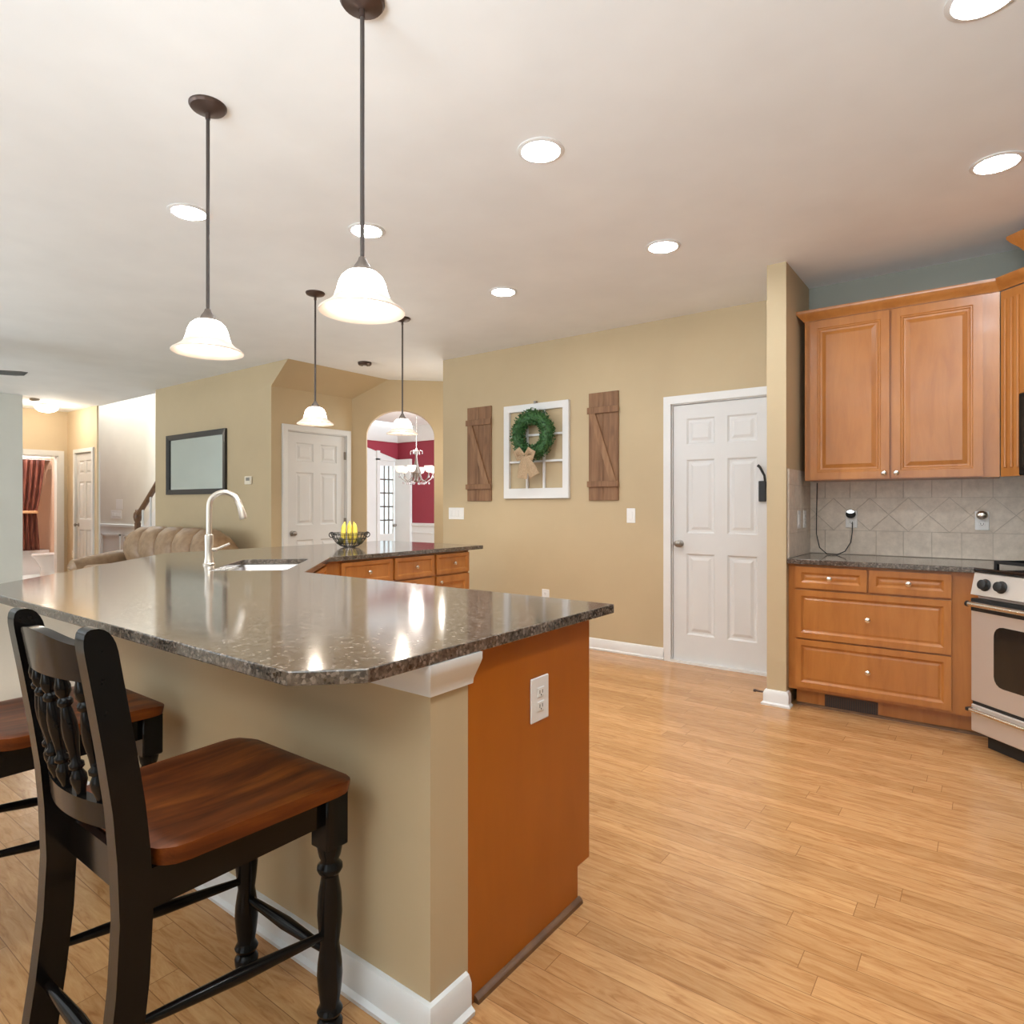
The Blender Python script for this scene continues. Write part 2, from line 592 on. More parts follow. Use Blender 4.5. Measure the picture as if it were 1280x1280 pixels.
# its left wall: red above a raking line, white panelling with a glazed door below
m = MB()
m.prism_x([(6.4, 2.9 - .22), (8.6, 2.14), (8.6, CEIL), (6.4, CEIL)], -9.36, -9.24)
struct(m.build('wall_dining_left', 'red', smooth=False))
m = MB()
m.prism_x([(6.4, 0), (8.06, 0), (8.06, 2.33), (6.4, 2.9 - .22)], -9.36, -9.25)
m.prism_x([(8.06, 2.10), (8.6, 2.10), (8.6, 2.14), (8.06, 2.33)], -9.36, -9.25)
m.box(-9.36, -9.21, 8.06, 8.13, 0, 2.28)
m.box(-9.36, -9.21, 8.06, 8.6, 2.10, 2.13)
struct(m.build('wall_dining_panelling', 'white', smooth=False))
m = MB()
m.box(-9.245, -8.83, 8.53, 8.59, 0, 2.13)
struct(m.build('trim_4', 'white', smooth=False))
# family room left wall, hall nook, bathroom, foyer
struct(MB().box(-10.62, -10.5, -2.85, 2.93, 0, CEIL).build('wall_left', 'familywall', smooth=False))
struct(MB().box(-11.86, -10.62, 2.81, 2.93, 0, CEIL).build('wall_hall_left', 'hall', smooth=False))
m = MB()
m.box(-11.96, -11.86, 2.93, 3.02, 0, CEIL)
m.box(-11.96, -11.86, 3.02, 3.77, 2.03, CEIL)
m.box(-11.96, -11.86, 3.77, 3.95, 0, CEIL)
struct(m.build('wall_hall_bath', 'hall', smooth=False))
m = MB()
m.box(-11.86, -11.50, 3.90, 3.925, 0, CEIL)
m.box(-11.50, -10.85, 3.90, 3.925, 2.06, CEIL)
m.box(-10.85, -10.70, 3.90, 3.925, 0, CEIL)
struct(m.build('wall_hall_end', 'hall', smooth=False))
struct(MB().box(-16, -7.0, 4.9, 5.0, 0, 5.2).build('wall_foyer', 'cream', smooth=False))
m = MB()
m.box(-16, -7.0, 3.85, 3.95, CEIL + .1, 5.2)
m.box(-16, -7.0, 3.85, 5.0, 5.2, 5.3)
m.box(-7.0, -6.9, 3.95, 5.0, CEIL + .1, 5.2)
struct(m.build('wall_foyer_upper', 'cream', smooth=False))
# foyer wainscot, level then raking up the stair
m = MB()
m.box(-13.6, -11.4, 4.88, 4.9, .0, .86)
m.sweep([(0, .85), (.035, .86), (.035, .90), (0, .91)], [(-13.6, 4.9), (-11.4, 4.9)])
for a, b in ((-13.15, -12.35), (-12.2, -11.5)):
    for z in (.2, .70):
        m.box(a, b, 4.86, 4.88, z, z + .03)
    for x in (a, b - .03):
        m.box(x, x + .03, 4.86, 4.88, .2, .73)
m.prism_y([(-11.4, 0), (-8.6, 0), (-8.6, 3.0), (-11.4, .90)], 4.87, 4.9)
struct(m.build('trim_5', 'white', smooth=False))
# stair carriage behind the mirror wall
m = MB()
pts = [(-9.75, 0)]
for k in range(9):
    pts += [(-9.75 + .24 * k, .18 * (k + 1)), (-9.75 + .24 * (k + 1), .18 * (k + 1))]
pts += [(-7.59, 0)]
m.prism_y(pts, 4.0, 4.86)
struct(m.build('trim_6', 'white', smooth=False))
# bathroom shell
struct(MB().box(-15.0, -14.9, 2.1, 4.30, 0, CEIL).build('wall_bath_far', 'peach', smooth=False))
struct(MB().box(-14.9, -11.96, 2.1, 2.2, 0, CEIL).build('wall_bath_left', 'peach', smooth=False))
struct(MB().box(-14.9, -11.96, 4.22, 4.30, 0, CEIL).build('wall_bath_right', 'peach', smooth=False))
struct(MB().box(-14.9, -11.96, 2.2, 4.22, 0, .012).build('floor_bathroom', 'bathfloor', smooth=False))
struct(MB().box(-14.9, -13.62, 2.2, 4.22, 2.06, 2.25).build('trim_7', 'white', smooth=False))

# baseboards
BB = [(0, 0), (.028, 0), (.03, .012), (.018, .02), (.018, .075), (.010, .092), (0, .096)]
def base(name, path):
    return struct(MB().sweep(BB, path).build(name, 'white'))
base('baseboard_kitchen', [(-4.516, 4.834), (-2.09, 4.834)])
base('baseboard_stub', [(-1.114, 4.76), (-1.114, 4.14), (-1.0, 4.14), (-1.0, 4.185)])
base('baseboard_mirror', [(-8.65, 3.83), (-6.03, 3.83), (-6.03, 3.955)])
base('baseboard_arch', [arch_pt(.01), arch_pt(s0)])
base('baseboard_left', [(-10.5, -2.7), (-10.5, 2.93)])

# ------------------------------------------------------------------ doors
def six_panel(m, x0, x1, z0, z1, y0=0, th=.035):
    """six-panel slab; front face at y0, facing -Y"""
    W, H = x1 - x0, z1 - z0
    st = W * .145
    mid = W * .13
    cols = [(x0 + st, x0 + W / 2 - mid / 2), (x0 + W / 2 + mid / 2, x1 - st)]
    rows = [(z0 + H * .105, z0 + H * .42), (z0 + H * .50, z0 + H * .785), (z0 + H * .845, z0 + H * .945)]
    # stiles and rails
    zz = [z0] + [v for r_ in rows for v in r_] + [z1]
    for k in range(0, len(zz), 2):
        m.box(x0, x1, y0, y0 + th, zz[k], zz[k + 1])
    for r_ in rows:
        for a, b in ((x0, cols[0][0]), (cols[0][1], cols[1][0]), (cols[1][1], x1)):
            m.box(a, b, y0, y0 + th, r_[0], r_[1])
        for a, b in cols:
            m.panel(a, b, r_[0], r_[1], [(0, .003), (.012, .011), (.028, .011), (.05, .003)], y0, th)
    return m

def knob_mb(r=.028, length=.06):
    return MB().lathe([(.0, .0), (.030, 0), (.030, .006), (.012, .012), (.010, .03), (.018, .035), (r, .045), (r * .95, .055), (r * .5, length + .004), (0, length + .006)], n=18, axis='-Y', cap=False)

def full_door(name, loc, rz, x0, x1, h, knob_x, hinge_x, casing_l=True, casing_r=True, cw=.062, knob_z=.94):
    e = thing(name, '', '', loc, rz)
    del e['label'], e['category']
    struct(e)
    six_panel(MB(), x0, x1, .012, h, .01).build('door_slab', 'door', e, smooth=False)
    m = MB()
    pf = [(0, 0), (cw, 0)]
    g = .012
    def leg(a, b):
        m.box(a, b, -.018, .0, 0, h + g + cw)
        m.box(a + .008 if a < 0.5 * (x0 + x1) else a, b if a < .5 * (x0 + x1) else b - .008, -.024, -.018, 0, h + g + cw - .008)
    if casing_l:
        leg(x0 - g - cw, x0 - g)
    if casing_r:
        leg(x1 + g, x1 + g + cw)
    m.box(x0 - g, x1 + g, -.018, 0, h + g, h + g + cw)
    m.box(x0 - g, x1 + g, -.024, -.018, h + g, h + g + cw - .008)
    # jamb
    m.box(x0 - g, x0 - .003, 0, .1, 0, h + .003)
    m.box(x1 + .003, x1 + g, 0, .1, 0, h + .003)
    m.box(x0 - g, x1 + g, 0, .1, h + .004, h + g)
    m.build('door_casing', 'white', e, smooth=False)
    knob_mb().xf(Matrix.Translation((knob_x, .01, knob_z))).build('door_knob', 'pewter', e)
    if hinge_x is not None:
        for z in (.28, 1.05, 1.82):
            MB().box(hinge_x - .012, hinge_x + .012, -.006, .01, z - .045, z + .045).build('hinge', 'pewter', e, smooth=False)
    return e
d1 = full_door('door_1', (0, 4.834, 0), 0, -2.02, -1.26, 2.035, -1.965, None, True, False)
MB().box(-2.03, -1.12, -.03, .06, 0, .018).build('sill', 'white', d1, smooth=False)
MB().lathe([(0, 0), (.012, 0), (.012, .003), (0, .003)], (-2.016, .004, .94), 10, '-Y').build('latch_plate', 'pewter', d1)
# pantry door: faces +X, so local -Y maps to +X
full_door('door_2', (-6.03, 0, 0), R(90), 4.025, 4.785, 2.04, 4.085, 4.787)
full_door('door_3', (0, 3.90, 0), 0, -11.49, -10.86, 2.05, -11.42, -10.862, cw=.06)
# bathroom door casing only (the leaf stands open out of sight)
m = MB()
m.box(-11.86, -11.84, 3.77, 3.85, 0, 2.11)
m.box(-11.86, -11.84, 2.94, 3.02, 0, 2.11)
m.box(-11.86, -11.84, 3.02, 3.77, 2.03, 2.11)
m.box(-11.97, -11.85, 3.755, 3.77, 0, 2.03)
m.box(-11.97, -11.85, 3.02, 3.77, 2.015, 2.03)
struct(m.build('trim_8', 'white', smooth=False))

# =================================================================== PENINSULA
# outer profile: X=-0.99 end, front Y=0.74, 45 degree return, X=-4.52, end at Y=4.04
struct_pts = [(-1.03, 1.192), (-1.03, 1.06), (-3.07, 1.06), (-4.20, 2.19), (-4.20, 4.0), (-4.07, 4.0), (-4.07, 2.245), (-3.016, 1.192)]
struct(MB().prism(struct_pts, 0, .882).build('wall_peninsula', 'beige', smooth=False))
base('baseboard_peninsula', [(-4.20, 4.0), (-4.20, 2.19), (-3.07, 1.06), (-1.03, 1.06), (-1.03, 1.185)])
CR = [(0, .802), (.010, .802), (.012, .815), (.02, .83), (.034, .855), (.040, .868), (.040, .884), (0, .884)]
struct(MB().sweep(CR, [(-4.20, 4.0), (-4.20, 2.19), (-3.07, 1.06), (-1.03, 1.06), (-1.03, 1.20)]).build('trim_9', 'white'))

# granite top with the sink cut-out
SC = Vector((-3.23, 2.0))
U = Vector((-SQ, SQ))
V = Vector((SQ, SQ))
def sp(u, v):
    p = SC + U * u + V * v
    return (p.x, p.y)
outer = [(-.994, .845), (-1.105, .735), (-3.195, .735), (-4.52, 2.06), (-4.52, 4.045), (-3.33, 4.045), (-3.33, 2.53), (-2.69, 1.89), (-.994, 1.89)]
hole = []
for cu, cv, a0 in ((.30, .15, 0), (-.30, .15, 90), (-.30, -.15, 180), (.30, -.15, 270)):
    for k in range(5):
        a = R(a0 + 22.5 * k)
        hole.append(sp(cu + .04 * math.cos(a), cv + .04 * math.sin(a)))
def slab(m, outer, hole, z0, z1):
    rings = {}
    for z in (z0, z1):
        es = []
        for tagk, poly in (('o', outer), ('h', hole)):
            vs = [m.bm.verts.new((x, y, z)) for x, y in poly]
            rings[(tagk, z)] = vs
            es += [m.bm.edges.new((vs[i], vs[(i + 1) % len(vs)])) for i in range(len(vs))]
        bmesh.ops.triangle_fill(m.bm, edges=es, use_beauty=True)
    for tagk in 'oh':
        a, b = rings[(tagk, z0)], rings[(tagk, z1)]
        for i in range(len(a)):
            j = (i + 1) % len(a)
            m.bm.faces.new((a[i], a[j], b[j], b[i]))
    return m
top = slab(MB(), outer, hole, .884, .914).build('peninsula_countertop', 'granite', smooth=False)
bv = top.modifiers.new('soft_edge', 'BEVEL')
bv.width = .003
bv.segments = 2
bv.limit_method = 'ANGLE'
bv.angle_limit = R(40)
tag(top, 'large polished brown-grey granite countertop of the L-shaped peninsula with clipped corner', 'countertop')

# sink
e = thing('sink', 'undermount stainless steel sink set in the granite behind the faucet', 'sink', (SC.x, SC.y, .66), R(135))
m = MB()
def rr(hx, hy, r, z):
    out = []
    for sx, sy, a0 in ((1, 1, 0), (-1, 1, 90), (-1, -1, 180), (1, -1, 270)):
        for k in range(5):
            a = R(a0 + 22.5 * k)
            out.append((sx * (hx - r) + r * math.cos(a), sy * (hy - r) + r * math.sin(a), z))
    return out
m.loops([rr(.375, .225, .06, .222), rr(.345, .195, .045, .222), rr(.34, .19, .045, .21), rr(.325, .175, .06, .03), rr(.29, .14, .05, .012), rr(.05, .05, .05, .006)], False, True)
m.build('basin', 'sink', e)
MB().lathe([(0, .009), (.042, .009), (.045, .012), (.035, .014), (.02, .010), (0, .010)], n=20, cap=False).build('drain', 'pewter', e)

# faucet
fx, fy = sp(0, -.283)
e = thing('kitchen_faucet', 'brushed nickel gooseneck faucet standing behind the peninsula sink', 'faucet', (fx, fy, .914), R(45))
MB().lathe([(0, 0), (.031, 0), (.031, .006), (.026, .012), (.024, .03), (.021, .045), (.0215, .10), (.023, .15), (.022, .165), (.016, .17), (0, .172)], n=20, cap=False).build('body', 'faucetm', e)
pts = [(0, 0, .165), (0, 0, .24), (0, 0, .30)]
for k in range(1, 13):
    a = math.pi - math.pi * .87 * k / 12
    pts.append((.078 + .078 * math.cos(a), 0, .322 + .078 * math.sin(a)))
MB().tube(pts, [.0145] * len(pts), 14).build('spout', 'faucetm', e)
ex, _, ez = pts[-1]
MB().tube([(ex, 0, ez), (ex + .012, 0, ez - .03), (ex + .028, 0, ez - .09), (ex + .031, 0, ez - .1)], [.0165, .0165, .021, .019], 14).build('spray_head', 'faucetm', e)
MB().tube([(.018, 0, .085), (.04, 0, .085)], .011, 12).tube([(.038, 0, .086), (.075, .004, .104), (.105, .006, .116)], [.007, .006, .007], 10).build('lever_handle', 'faucetm', e)

# end cabinet of the peninsula
e = thing('peninsula_base_cabinet', 'run of base cabinets under the peninsula ending in a plain brown panel with toe notch', 'cabinet', (-1.9, 1.5, 0))
m = MB()
m.prism_x([(1.192, 0), (1.715, 0), (1.715, .112), (1.787, .112), (1.787, .884), (1.192, .884)], -1.05, -1.03)
m.build('end_panel', 'panel', e, world=True, smooth=False)
m = MB()
m.box(-2.6, -1.05, 1.193, 1.785, .112, .883)
m.build('carcass', 'maple', e, world=True, smooth=False)
MB().box(-2.6, -1.05, 1.193, 1.713, 0, .112).build('toe_kick', 'maple', e, world=True, smooth=False)
MB().sweep([(0, 0), (.016, 0), (.014, .010), (.006, .017), (0, .018)], [(-1.03, 1.215), (-1.03, 1.722)]).build('shoe_moulding', M['railwood'], e, world=True)
DOORP = [(0, 0), (.052, 0), (.058, .006), (.064, .006), (.070, .010), (.082, .010), (.104, .003)]
DRAWP = [(0, 0), (.026, 0), (.031, .005), (.036, .009), (.042, .009), (.042, .009)]
def mini_knob(x, y, z):
    return MB().lathe([(0, 0), (.007, 0), (.006, .010), (.010, .014), (.015, .019), (.0145, .025), (.009, .029), (0, .030)], (0, 0, 0), 14, '-Y', cap=False).xf(Matrix.Translation((x, y, z)))
# the kitchen side of the main run: doors facing +Y
back = Matrix.Translation((0, 0, 0))
for k in range(3):
    x0 = -1.07 - .51 * k
    d = MB().panel(-.24, .24, .13, .86, DOORP, -.02, .02).xf(Matrix.Translation((x0 - .25, 1.785, 0)) @ Matrix.Rotation(math.pi, 4, 'Z')).build('door', 'maple', e, world=True, smooth=False)
    mini_knob(.2, -.02, .80).xf(Matrix.Translation((x0 - .25, 1.785, 0)) @ Matrix.Rotation(math.pi, 4, 'Z')).build('knob', 'nickel', d, world=True)
# duplex outlet on the end panel
def outlet(name, label, loc, rz, cat='outlet', wd=.07, ht=.115, kind='duplex', group=None, plate='plate'):
    o = thing(name, label, cat, loc, rz, group)
    MB().box(-wd / 2, wd / 2, -.006, 0, -ht / 2, ht / 2, .0025).build('plate', plate, o, smooth=False)
    if kind == 'duplex':
        for z in (-.02, .02):
            s = MB().box(-.017, .017, -.009, -.0055, z - .014, z + .014, .003).build('socket', plate, o, smooth=False)
            MB().box(-.008, -.0055, -.0095, -.0085, z - .004, z + .006).box(.0055, .008, -.0095, -.0085, z - .004, z + .006).box(-.002, .002, -.0095, -.0085, z - .010, z - .006).build('slots', 'slot', s, smooth=False)
    elif kind == 'rocker':
        k = max(1, round(wd / .055) - 0 if wd > .09 else 1)
        for i in range(k):
            cx_ = (i - (k - 1) / 2) * .046
            MB().box(cx_ - .016, cx_ + .016, -.010, -.0055, -.033, .033, .002).build('rocker', plate, o, smooth=False)
    return o
outlet('wall_outlet', 'white duplex outlet on the brown end panel of the peninsula', (-1.03, 1.50, .69), R(90), wd=.088, ht=.126)

# short leg: cabinets facing the kitchen (+X) at X=-3.37
e = thing('corner_sink_cabinet', 'angled sink cabinet filling the inner corner of the peninsula', 'cabinet', (-3.4, 2.1, 0))
m = MB()
m.prism([(-2.60, 1.195), (-3.01, 1.195), (-4.065, 2.25), (-4.065, 2.62), (-3.37, 2.62), (-3.37, 2.55), (-2.70, 1.87), (-2.60, 1.785)], .112, .65)
m.build('carcass', 'maple', e, world=True, smooth=False)
m = MB()
m.prism([(-2.66, 1.785), (-2.70, 1.85), (-3.37, 2.52), (-3.37, 2.62), (-3.395, 2.62), (-3.395, 2.50), (-2.72, 1.83), (-2.68, 1.785)], .65, .884)
m.build('face_frame', 'maple', e, world=True, smooth=False)
mt = Matrix.Translation((-3.035, 2.185, 0)) @ Matrix.Rotation(R(135), 4, 'Z')
MB().panel(-.40, .40, .72, .865, DRAWP, -.02, .02).xf(mt).build('false_drawer_front', 'maple', e, world=True, smooth=False)
for s in (-1, 1):
    d = MB().panel(min(0, s * .40), max(0, s * .40), .13, .70, DOORP, -.02, .02).xf(mt).build('door', 'maple', e, world=True, smooth=False)
    mini_knob(s * .03, -.02, .64).xf(mt).build('knob', 'nickel', d, world=True)
MB().prism([(-2.60, 1.3), (-3.1, 1.3), (-3.9, 2.2), (-3.9, 2.62), (-3.45, 2.62), (-3.45, 2.5), (-2.76, 1.8), (-2.60, 1.72)], 0, .112).build('toe_kick', 'maple', e, world=True, smooth=False)

cols = [(2.62, 3.085), (3.085, 3.505), (3.505, 3.905)]
labs = ['wooden drawer base cabinet next to the sink corner of the peninsula, its drawer beneath the fruit bowl side',
        'middle wooden drawer base cabinet of the three under the far peninsula leg',
        'wooden base cabinet at the open end of the far peninsula leg']
labs[0] = 'wooden base cabinet nearest the sink corner under the far peninsula leg'
for (a, b), lab in zip(cols, labs):
    e = thing('leg_base_cabinet', lab, 'cabinet', (-3.7, (a + b) / 2, 0), R(90), 'base cabinets of the far peninsula leg')
    h = (b - a) / 2
    fy_ = -.33      # local -Y is world +X; front at X=-3.37
    MB().box(-h + .001, h - .001, fy_, .365, .112, .883).build('carcass', 'maple', e, smooth=False)
    MB().box(-h + .001, h - .001, fy_ + .075, .36, 0, .112).build('toe_kick', 'maple', e, smooth=False)
    d = MB().panel(-h + .012, h - .012, .715, .868, DRAWP, fy_ - .02, .02).build('drawer', 'maple', e, smooth=False)
    mini_knob(0, fy_ - .02, .792).build('knob', 'nickel', d)
    d = MB().panel(-h + .012, h - .012, .13, .70, DOORP, fy_ - .02, .02).build('door', 'maple', e, smooth=False)
    mini_knob(-h + .045, fy_ - .02, .655).build('knob', 'nickel', d)

# =================================================================== BAR STOOLS
def make_stool(loc, label):
    e = thing('bar_stool', label, 'stool', loc, 0, 'counter stools at the peninsula')
    # origin at the middle of the seat in X, Y at the post line; local coordinates: front +Y
    # seat: scooped slab with rounded corners
    m = MB()
    nx, ny = 20, 16
    W0, W1, y0, y1 = .215, .235, .035, .475
    def seat_xy(u, v):
        # superellipse-like square
        hw = W0 + (W1 - W0) * v
        x_ = hw * u
        y_ = y0 + (y1 - y0) * v
        r_ = .05
        # round the corners
        ex_ = max(0, abs(x_) - (hw - r_)) / r_
        ey_ = max(0, (y_ - (y1 - r_)) / r_) if v > .5 else max(0, ((y0 + r_) - y_) / r_)
        if ex_ > 0 and ey_ > 0:
            d_ = math.hypot(ex_, ey_)
            mx = max(ex_, ey_)
            f = mx / d_
            x_ = math.copysign((hw - r_) + r_ * ex_ * f, x_)
            y_ = (y1 - r_ + r_ * ey_ * f) if v > .5 else (y0 + r_ - r_ * ey_ * f)
        return x_, y_
    def topz(u, v):
        dish = .014 * (1 - abs(u) ** 2.4) * max(0, math.sin(math.pi * min(1, max(0, (v + .05) / .95)))) ** .8
        roll = .010 * max(0, (v - .8) / .2) ** 2
        return .612 - dish - roll
    T, B = [], []
    for j in range(ny + 1):
        T.append([])
        B.append([])
        for i in range(nx + 1):
            u, v = -1 + 2 * i / nx, j / ny
            x_, y_ = seat_xy(u, v)
            edge = max(abs(u), abs(2 * v - 1))
            z_ = topz(u, v) - (.004 if edge > .999 else 0)
            T[j].append(m.bm.verts.new((x_, y_, z_)))
            B[j].append(m.bm.verts.new((x_ * .985, .25 + (y_ - .25) * .985, .574)))
    for j in range(ny):
        for i in range(nx):
            m.bm.faces.new((T[j][i], T[j][i + 1], T[j + 1][i + 1], T[j + 1][i]))
            m.bm.faces.new((B[j][i], B[j + 1][i], B[j + 1][i + 1], B[j][i + 1]))
    for i in range(nx):
        m.bm.faces.new((T[0][i], B[0][i], B[0][i + 1], T[0][i + 1]))
        m.bm.faces.new((T[ny][i], T[ny][i + 1], B[ny][i + 1], B[ny][i]))
    for j in range(ny):
        m.bm.faces.new((T[j][0], T[j + 1][0], B[j + 1][0], B[j][0]))
        m.bm.faces.new((T[j][nx], B[j][nx], B[j + 1][nx], T[j + 1][nx]))
    m.build('seat', 'seatwood', e, angle=50)
    # aprons
    MB().box(-.165, .165, .43, .45, .50, .574).build('apron', 'black', e, smooth=False)
    MB().box(-.165, .165, .02, .04, .495, .57).build('apron', 'black', e, smooth=False)
    for s in (-1, 1):
        MB().box(s * .178 - .010, s * .178 + .010, .03, .43, .50, .574).build('apron', 'black', e, smooth=False)
    # rear legs that carry on up as back posts
    pr = [(0, -.05, .056), (.12, -.034, .056), (.25, -.016, .056), (.38, -.002, .056), (.5, .004, .056), (.61, .0, .056), (.7, -.008, .054), (.8, -.022, .053), (.9, -.038, .052), (.985, -.052, .052), (1.0, -.055, .050), (1.011, -.0575, .045), (1.020, -.060, .037), (1.026, -.062, .026), (1.029, -.063, .012)]
    for s in (-1, 1):
        rings = []
        for z, y_, d_ in pr:
            rings.append([(s * .178 - .019, y_ - d_ / 2, z), (s * .178 + .019, y_ - d_ / 2, z), (s * .178 + .019, y_ + d_ / 2, z), (s * .178 - .019, y_ + d_ / 2, z)])
        MB().loops(rings).build('back_post', 'black', e, angle=35)
    # turned front legs
    tp = [(.026, 0), (.029, .012), (.030, .03), (.026, .036), (.022, .042), (.027, .05), (.030, .058), (.026, .066), (.022, .075), (.027, .11), (.0295, .14), (.028, .17), (.023, .205), (.0215, .215), (.026, .25), (.029, .285), (.027, .33), (.021, .365), (.020, .375), (.026, .382), (.030, .39), (.029, .398), (.022, .405), (.021, .412), (.025, .42), (.029, .44), (.030, .446)]
    for s in (-1, 1):
        m = MB().lathe(tp, (s * .178, .435, 0), 18)
        m.box(s * .178 - .031, s * .178 + .031, .435 - .031, .435 + .031, .444, .574, .004)
        m.build('front_leg', 'black', e, angle=40)
    # stretchers
    def st(p, q, r=.011):
        p, q = Vector(p), Vector(q)
        k = [0, .15, .3, .5, .7, .85, 1]
        rad = [r * .8, r, r * 1.15, r * 1.35, r * 1.15, r, r * .8]
        return MB().tube([p.lerp(q, t) for t in k], rad, 12)
    st((-.16, .435, .19), (.16, .435, .19), .012).build('stretcher', 'black', e)
    st((-.165, -.02, .235), (.165, -.02, .235)).build('stretcher', 'black', e)
    for s in (-1, 1):
        st((s * .178, .02, .295), (s * .178, .415, .24)).build('stretcher', 'black', e)
    # curved rails of the back: bowed towards the sitter's back (-Y)
    def rail(z0, z1, y_at, wave, th=.022):
        rings = []
        for i in range(17):
            u = -1 + i / 8
            x_ = .163 * u
            bow = -.030 * (1 - u * u)
            zt = z1 + wave * (.010 * math.cos(u * math.pi * 1.0) - .004)
            rings.append([(x_, y_at(z0) + bow - th / 2, z0), (x_, y_at(z0) + bow + th / 2, z0), (x_, y_at(zt) + bow + th / 2, zt), (x_, y_at(zt) + bow - th / 2, zt)])
        return MB().loops(rings)
    def ypost(z):
        for (za, ya, _), (zb, yb, _) in zip(pr, pr[1:]):
            if za <= z <= zb:
                return ya + (yb - ya) * (z - za) / (zb - za)
        return pr[-1][1]
    rail(.928, 1.008, ypost, 1).build('top_rail', 'black', e, angle=40)
    rail(.654, .700, ypost, 0).build('lower_rail', 'black', e, angle=40)
    sprof = [(.007, 0), (.009, .012), (.014, .026), (.014, .034), (.008, .044), (.013, .048), (.013, .054), (.008, .058), (.0095, .075), (.0135, .10), (.0135, .118), (.010, .138), (.008, .145), (.013, .149), (.013, .155), (.008, .160), (.013, .168), (.0135, .177), (.009, .19), (.007, .2)]
    for k in range(5):
        u = -.72 + .36 * k
        bow = -.030 * (1 - u * u)
        a = Vector((.163 * u, ypost(.698) + bow, .696))
        b = Vector((.163 * u, ypost(.935) + bow, .937))
        MB().tube([a.lerp(b, z / .2) for r_, z in sprof], [r_ for r_, z in sprof], 12).build('spindle', 'black', e, angle=50)
    return e
stool = make_stool((-1.418, .505, 0), 'nearest black counter stool with brown wooden seat, wholly in front of the peninsula end')
dup(stool, (-2.335, .50, 0), None, 'further black counter stool, cut by the left edge of the photo behind the near stool')

# =================================================================== RANGE SIDE OF THE KITCHEN
FY = 4.19
e = thing('drawer_base_cabinet', 'wooden four-drawer base cabinet between the stub wall and the range', 'cabinet', (-.55, 4.45, 0))
m = MB()
m.box(-.998, -.09, FY, 4.755, .112, .883)
m.build('carcass', 'maple', e, world=True, smooth=False)
MB().prism([(-.09, FY), (.06, FY), (.06, FY + .02), (-.09, FY + .02)], .112, .883).build('filler_panel', 'maple', e, world=True, smooth=False)
MB().box(-.968, .10, FY + .075, FY + .095, 0, .112).build('toe_kick', 'maple', e, world=True, smooth=False)
MB().sweep([(0, 0), (.013, 0), (.012, .008), (.005, .015), (0, .016)], [(-.965, FY + .075), (.09, FY + .075)]).build('shoe_moulding', 'railwood', e, world=True)
for (x0, x1, z0, z1) in ((-.955, -.567, .739, .868), (-.556, -.165, .739, .868), (-.955, -.165, .434, .726), (-.955, -.165, .132, .424)):
    d = MB().panel(x0, x1, z0, z1, [(0, 0), (.034, 0), (.040, .005), (.046, .010), (.052, .010), (.06, .008)], FY - .02, .02).build('drawer', 'maple', e, world=True, smooth=False)
    mini_knob((x0 + x1) / 2, FY - .02, (z0 + z1) / 2).build('knob', 'nickel', d, world=True)
# counter
m = MB().prism([(-.999, 4.15), (.005, 4.15), (.605, 4.755), (-.999, 4.755)], .884, .914)
o = m.build('wall_countertop', 'granite', smooth=False)
bv = o.modifiers.new('soft_edge', 'BEVEL')
bv.width = .003
bv.segments = 2
tag(o, 'narrow dark granite countertop on the drawer cabinet left of the range', 'countertop')
# toe-kick vent
e = thing('floor_vent_grille', 'dark slotted vent grille in the toe kick of the drawer cabinet', 'vent', (-.664, FY + .075, .008))
MB().box(-.142, .142, -.006, 0, 0, .078).build('frame', 'bronze', e, smooth=False)
m = MB()
for i in range(22):
    m.box(-.13 + .0121 * i, -.13 + .0121 * i + .006, -.009, -.006, .008, .07)
m.build('louvres', 'slot', e, smooth=False)
# backsplash tiles: two courses around a diamond band
m = MB()
m.box(-.999, 1.17, 4.753, 4.76, .914, 1.42)
struct(m.build('trim_10', 'grout', smooth=False))
def tiles(m, xa, xb, place):
    def t(poly):
        cx_ = sum(p[0] for p in poly) / len(poly)
        cz_ = sum(p[1] for p in poly) / len(poly)
        f = []
        for x_, z_ in poly:
            d_ = math.hypot(x_ - cx_, z_ - cz_)
            k = max(0, d_ - .0022) / d_
            f.append((cx_ + (x_ - cx_) * k, cz_ + (z_ - cz_) * k))
        m.loops([[place(x_, z_, 0) for x_, z_ in f], [place(x_, z_, .005) for x_, z_ in f]])
    # top course of bricks
    w_ = .152
    x_ = xa - .05
    while x_ < xb:
        a, b = max(xa, x_), min(xb, x_ + w_)
        if b - a > .01:
            t([(a, 1.29), (b, 1.29), (b, 1.418), (a, 1.418)])
            t([(a, .916), (b, .916), (b, 1.075), (a, 1.075)])
        x_ += w_
    # diamond band with half triangles
    H = (1.29 - 1.075) / 2
    zc = (1.29 + 1.075) / 2
    x_ = xa - .06
    while x_ - H < xb:
        cxx = x_
        dia = [(cxx - H, zc), (cxx, zc - H), (cxx + H, zc), (cxx, zc + H)]
        def clip(poly):
            for lim, sg in ((xa, 1), (xb, -1)):
                out = []
                for p, q in zip(poly, poly[1:] + poly[:1]):
                    ip, iq = sg * (p[0] - lim) >= 0, sg * (q[0] - lim) >= 0
                    if ip:
                        out.append(p)
                    if ip != iq:
                        k = (lim - p[0]) / (q[0] - p[0])
                        out.append((lim, p[1] + k * (q[1] - p[1])))
                poly = out
            return poly
        for poly in (dia, [(cxx, zc - H), (cxx + 2 * H, zc - H), (cxx + H, zc)], [(cxx, zc + H), (cxx + H, zc), (cxx + 2 * H, zc + H)]):
            c_ = clip(poly)
            if len(c_) >= 3:
                t(c_)
        x_ += 2 * H
    return m
struct(tiles(MB(), -.998, 1.17, lambda x_, z_, o_: (x_, 4.753 - o_, z_)).build('trim_11', 'tile', smooth=False))
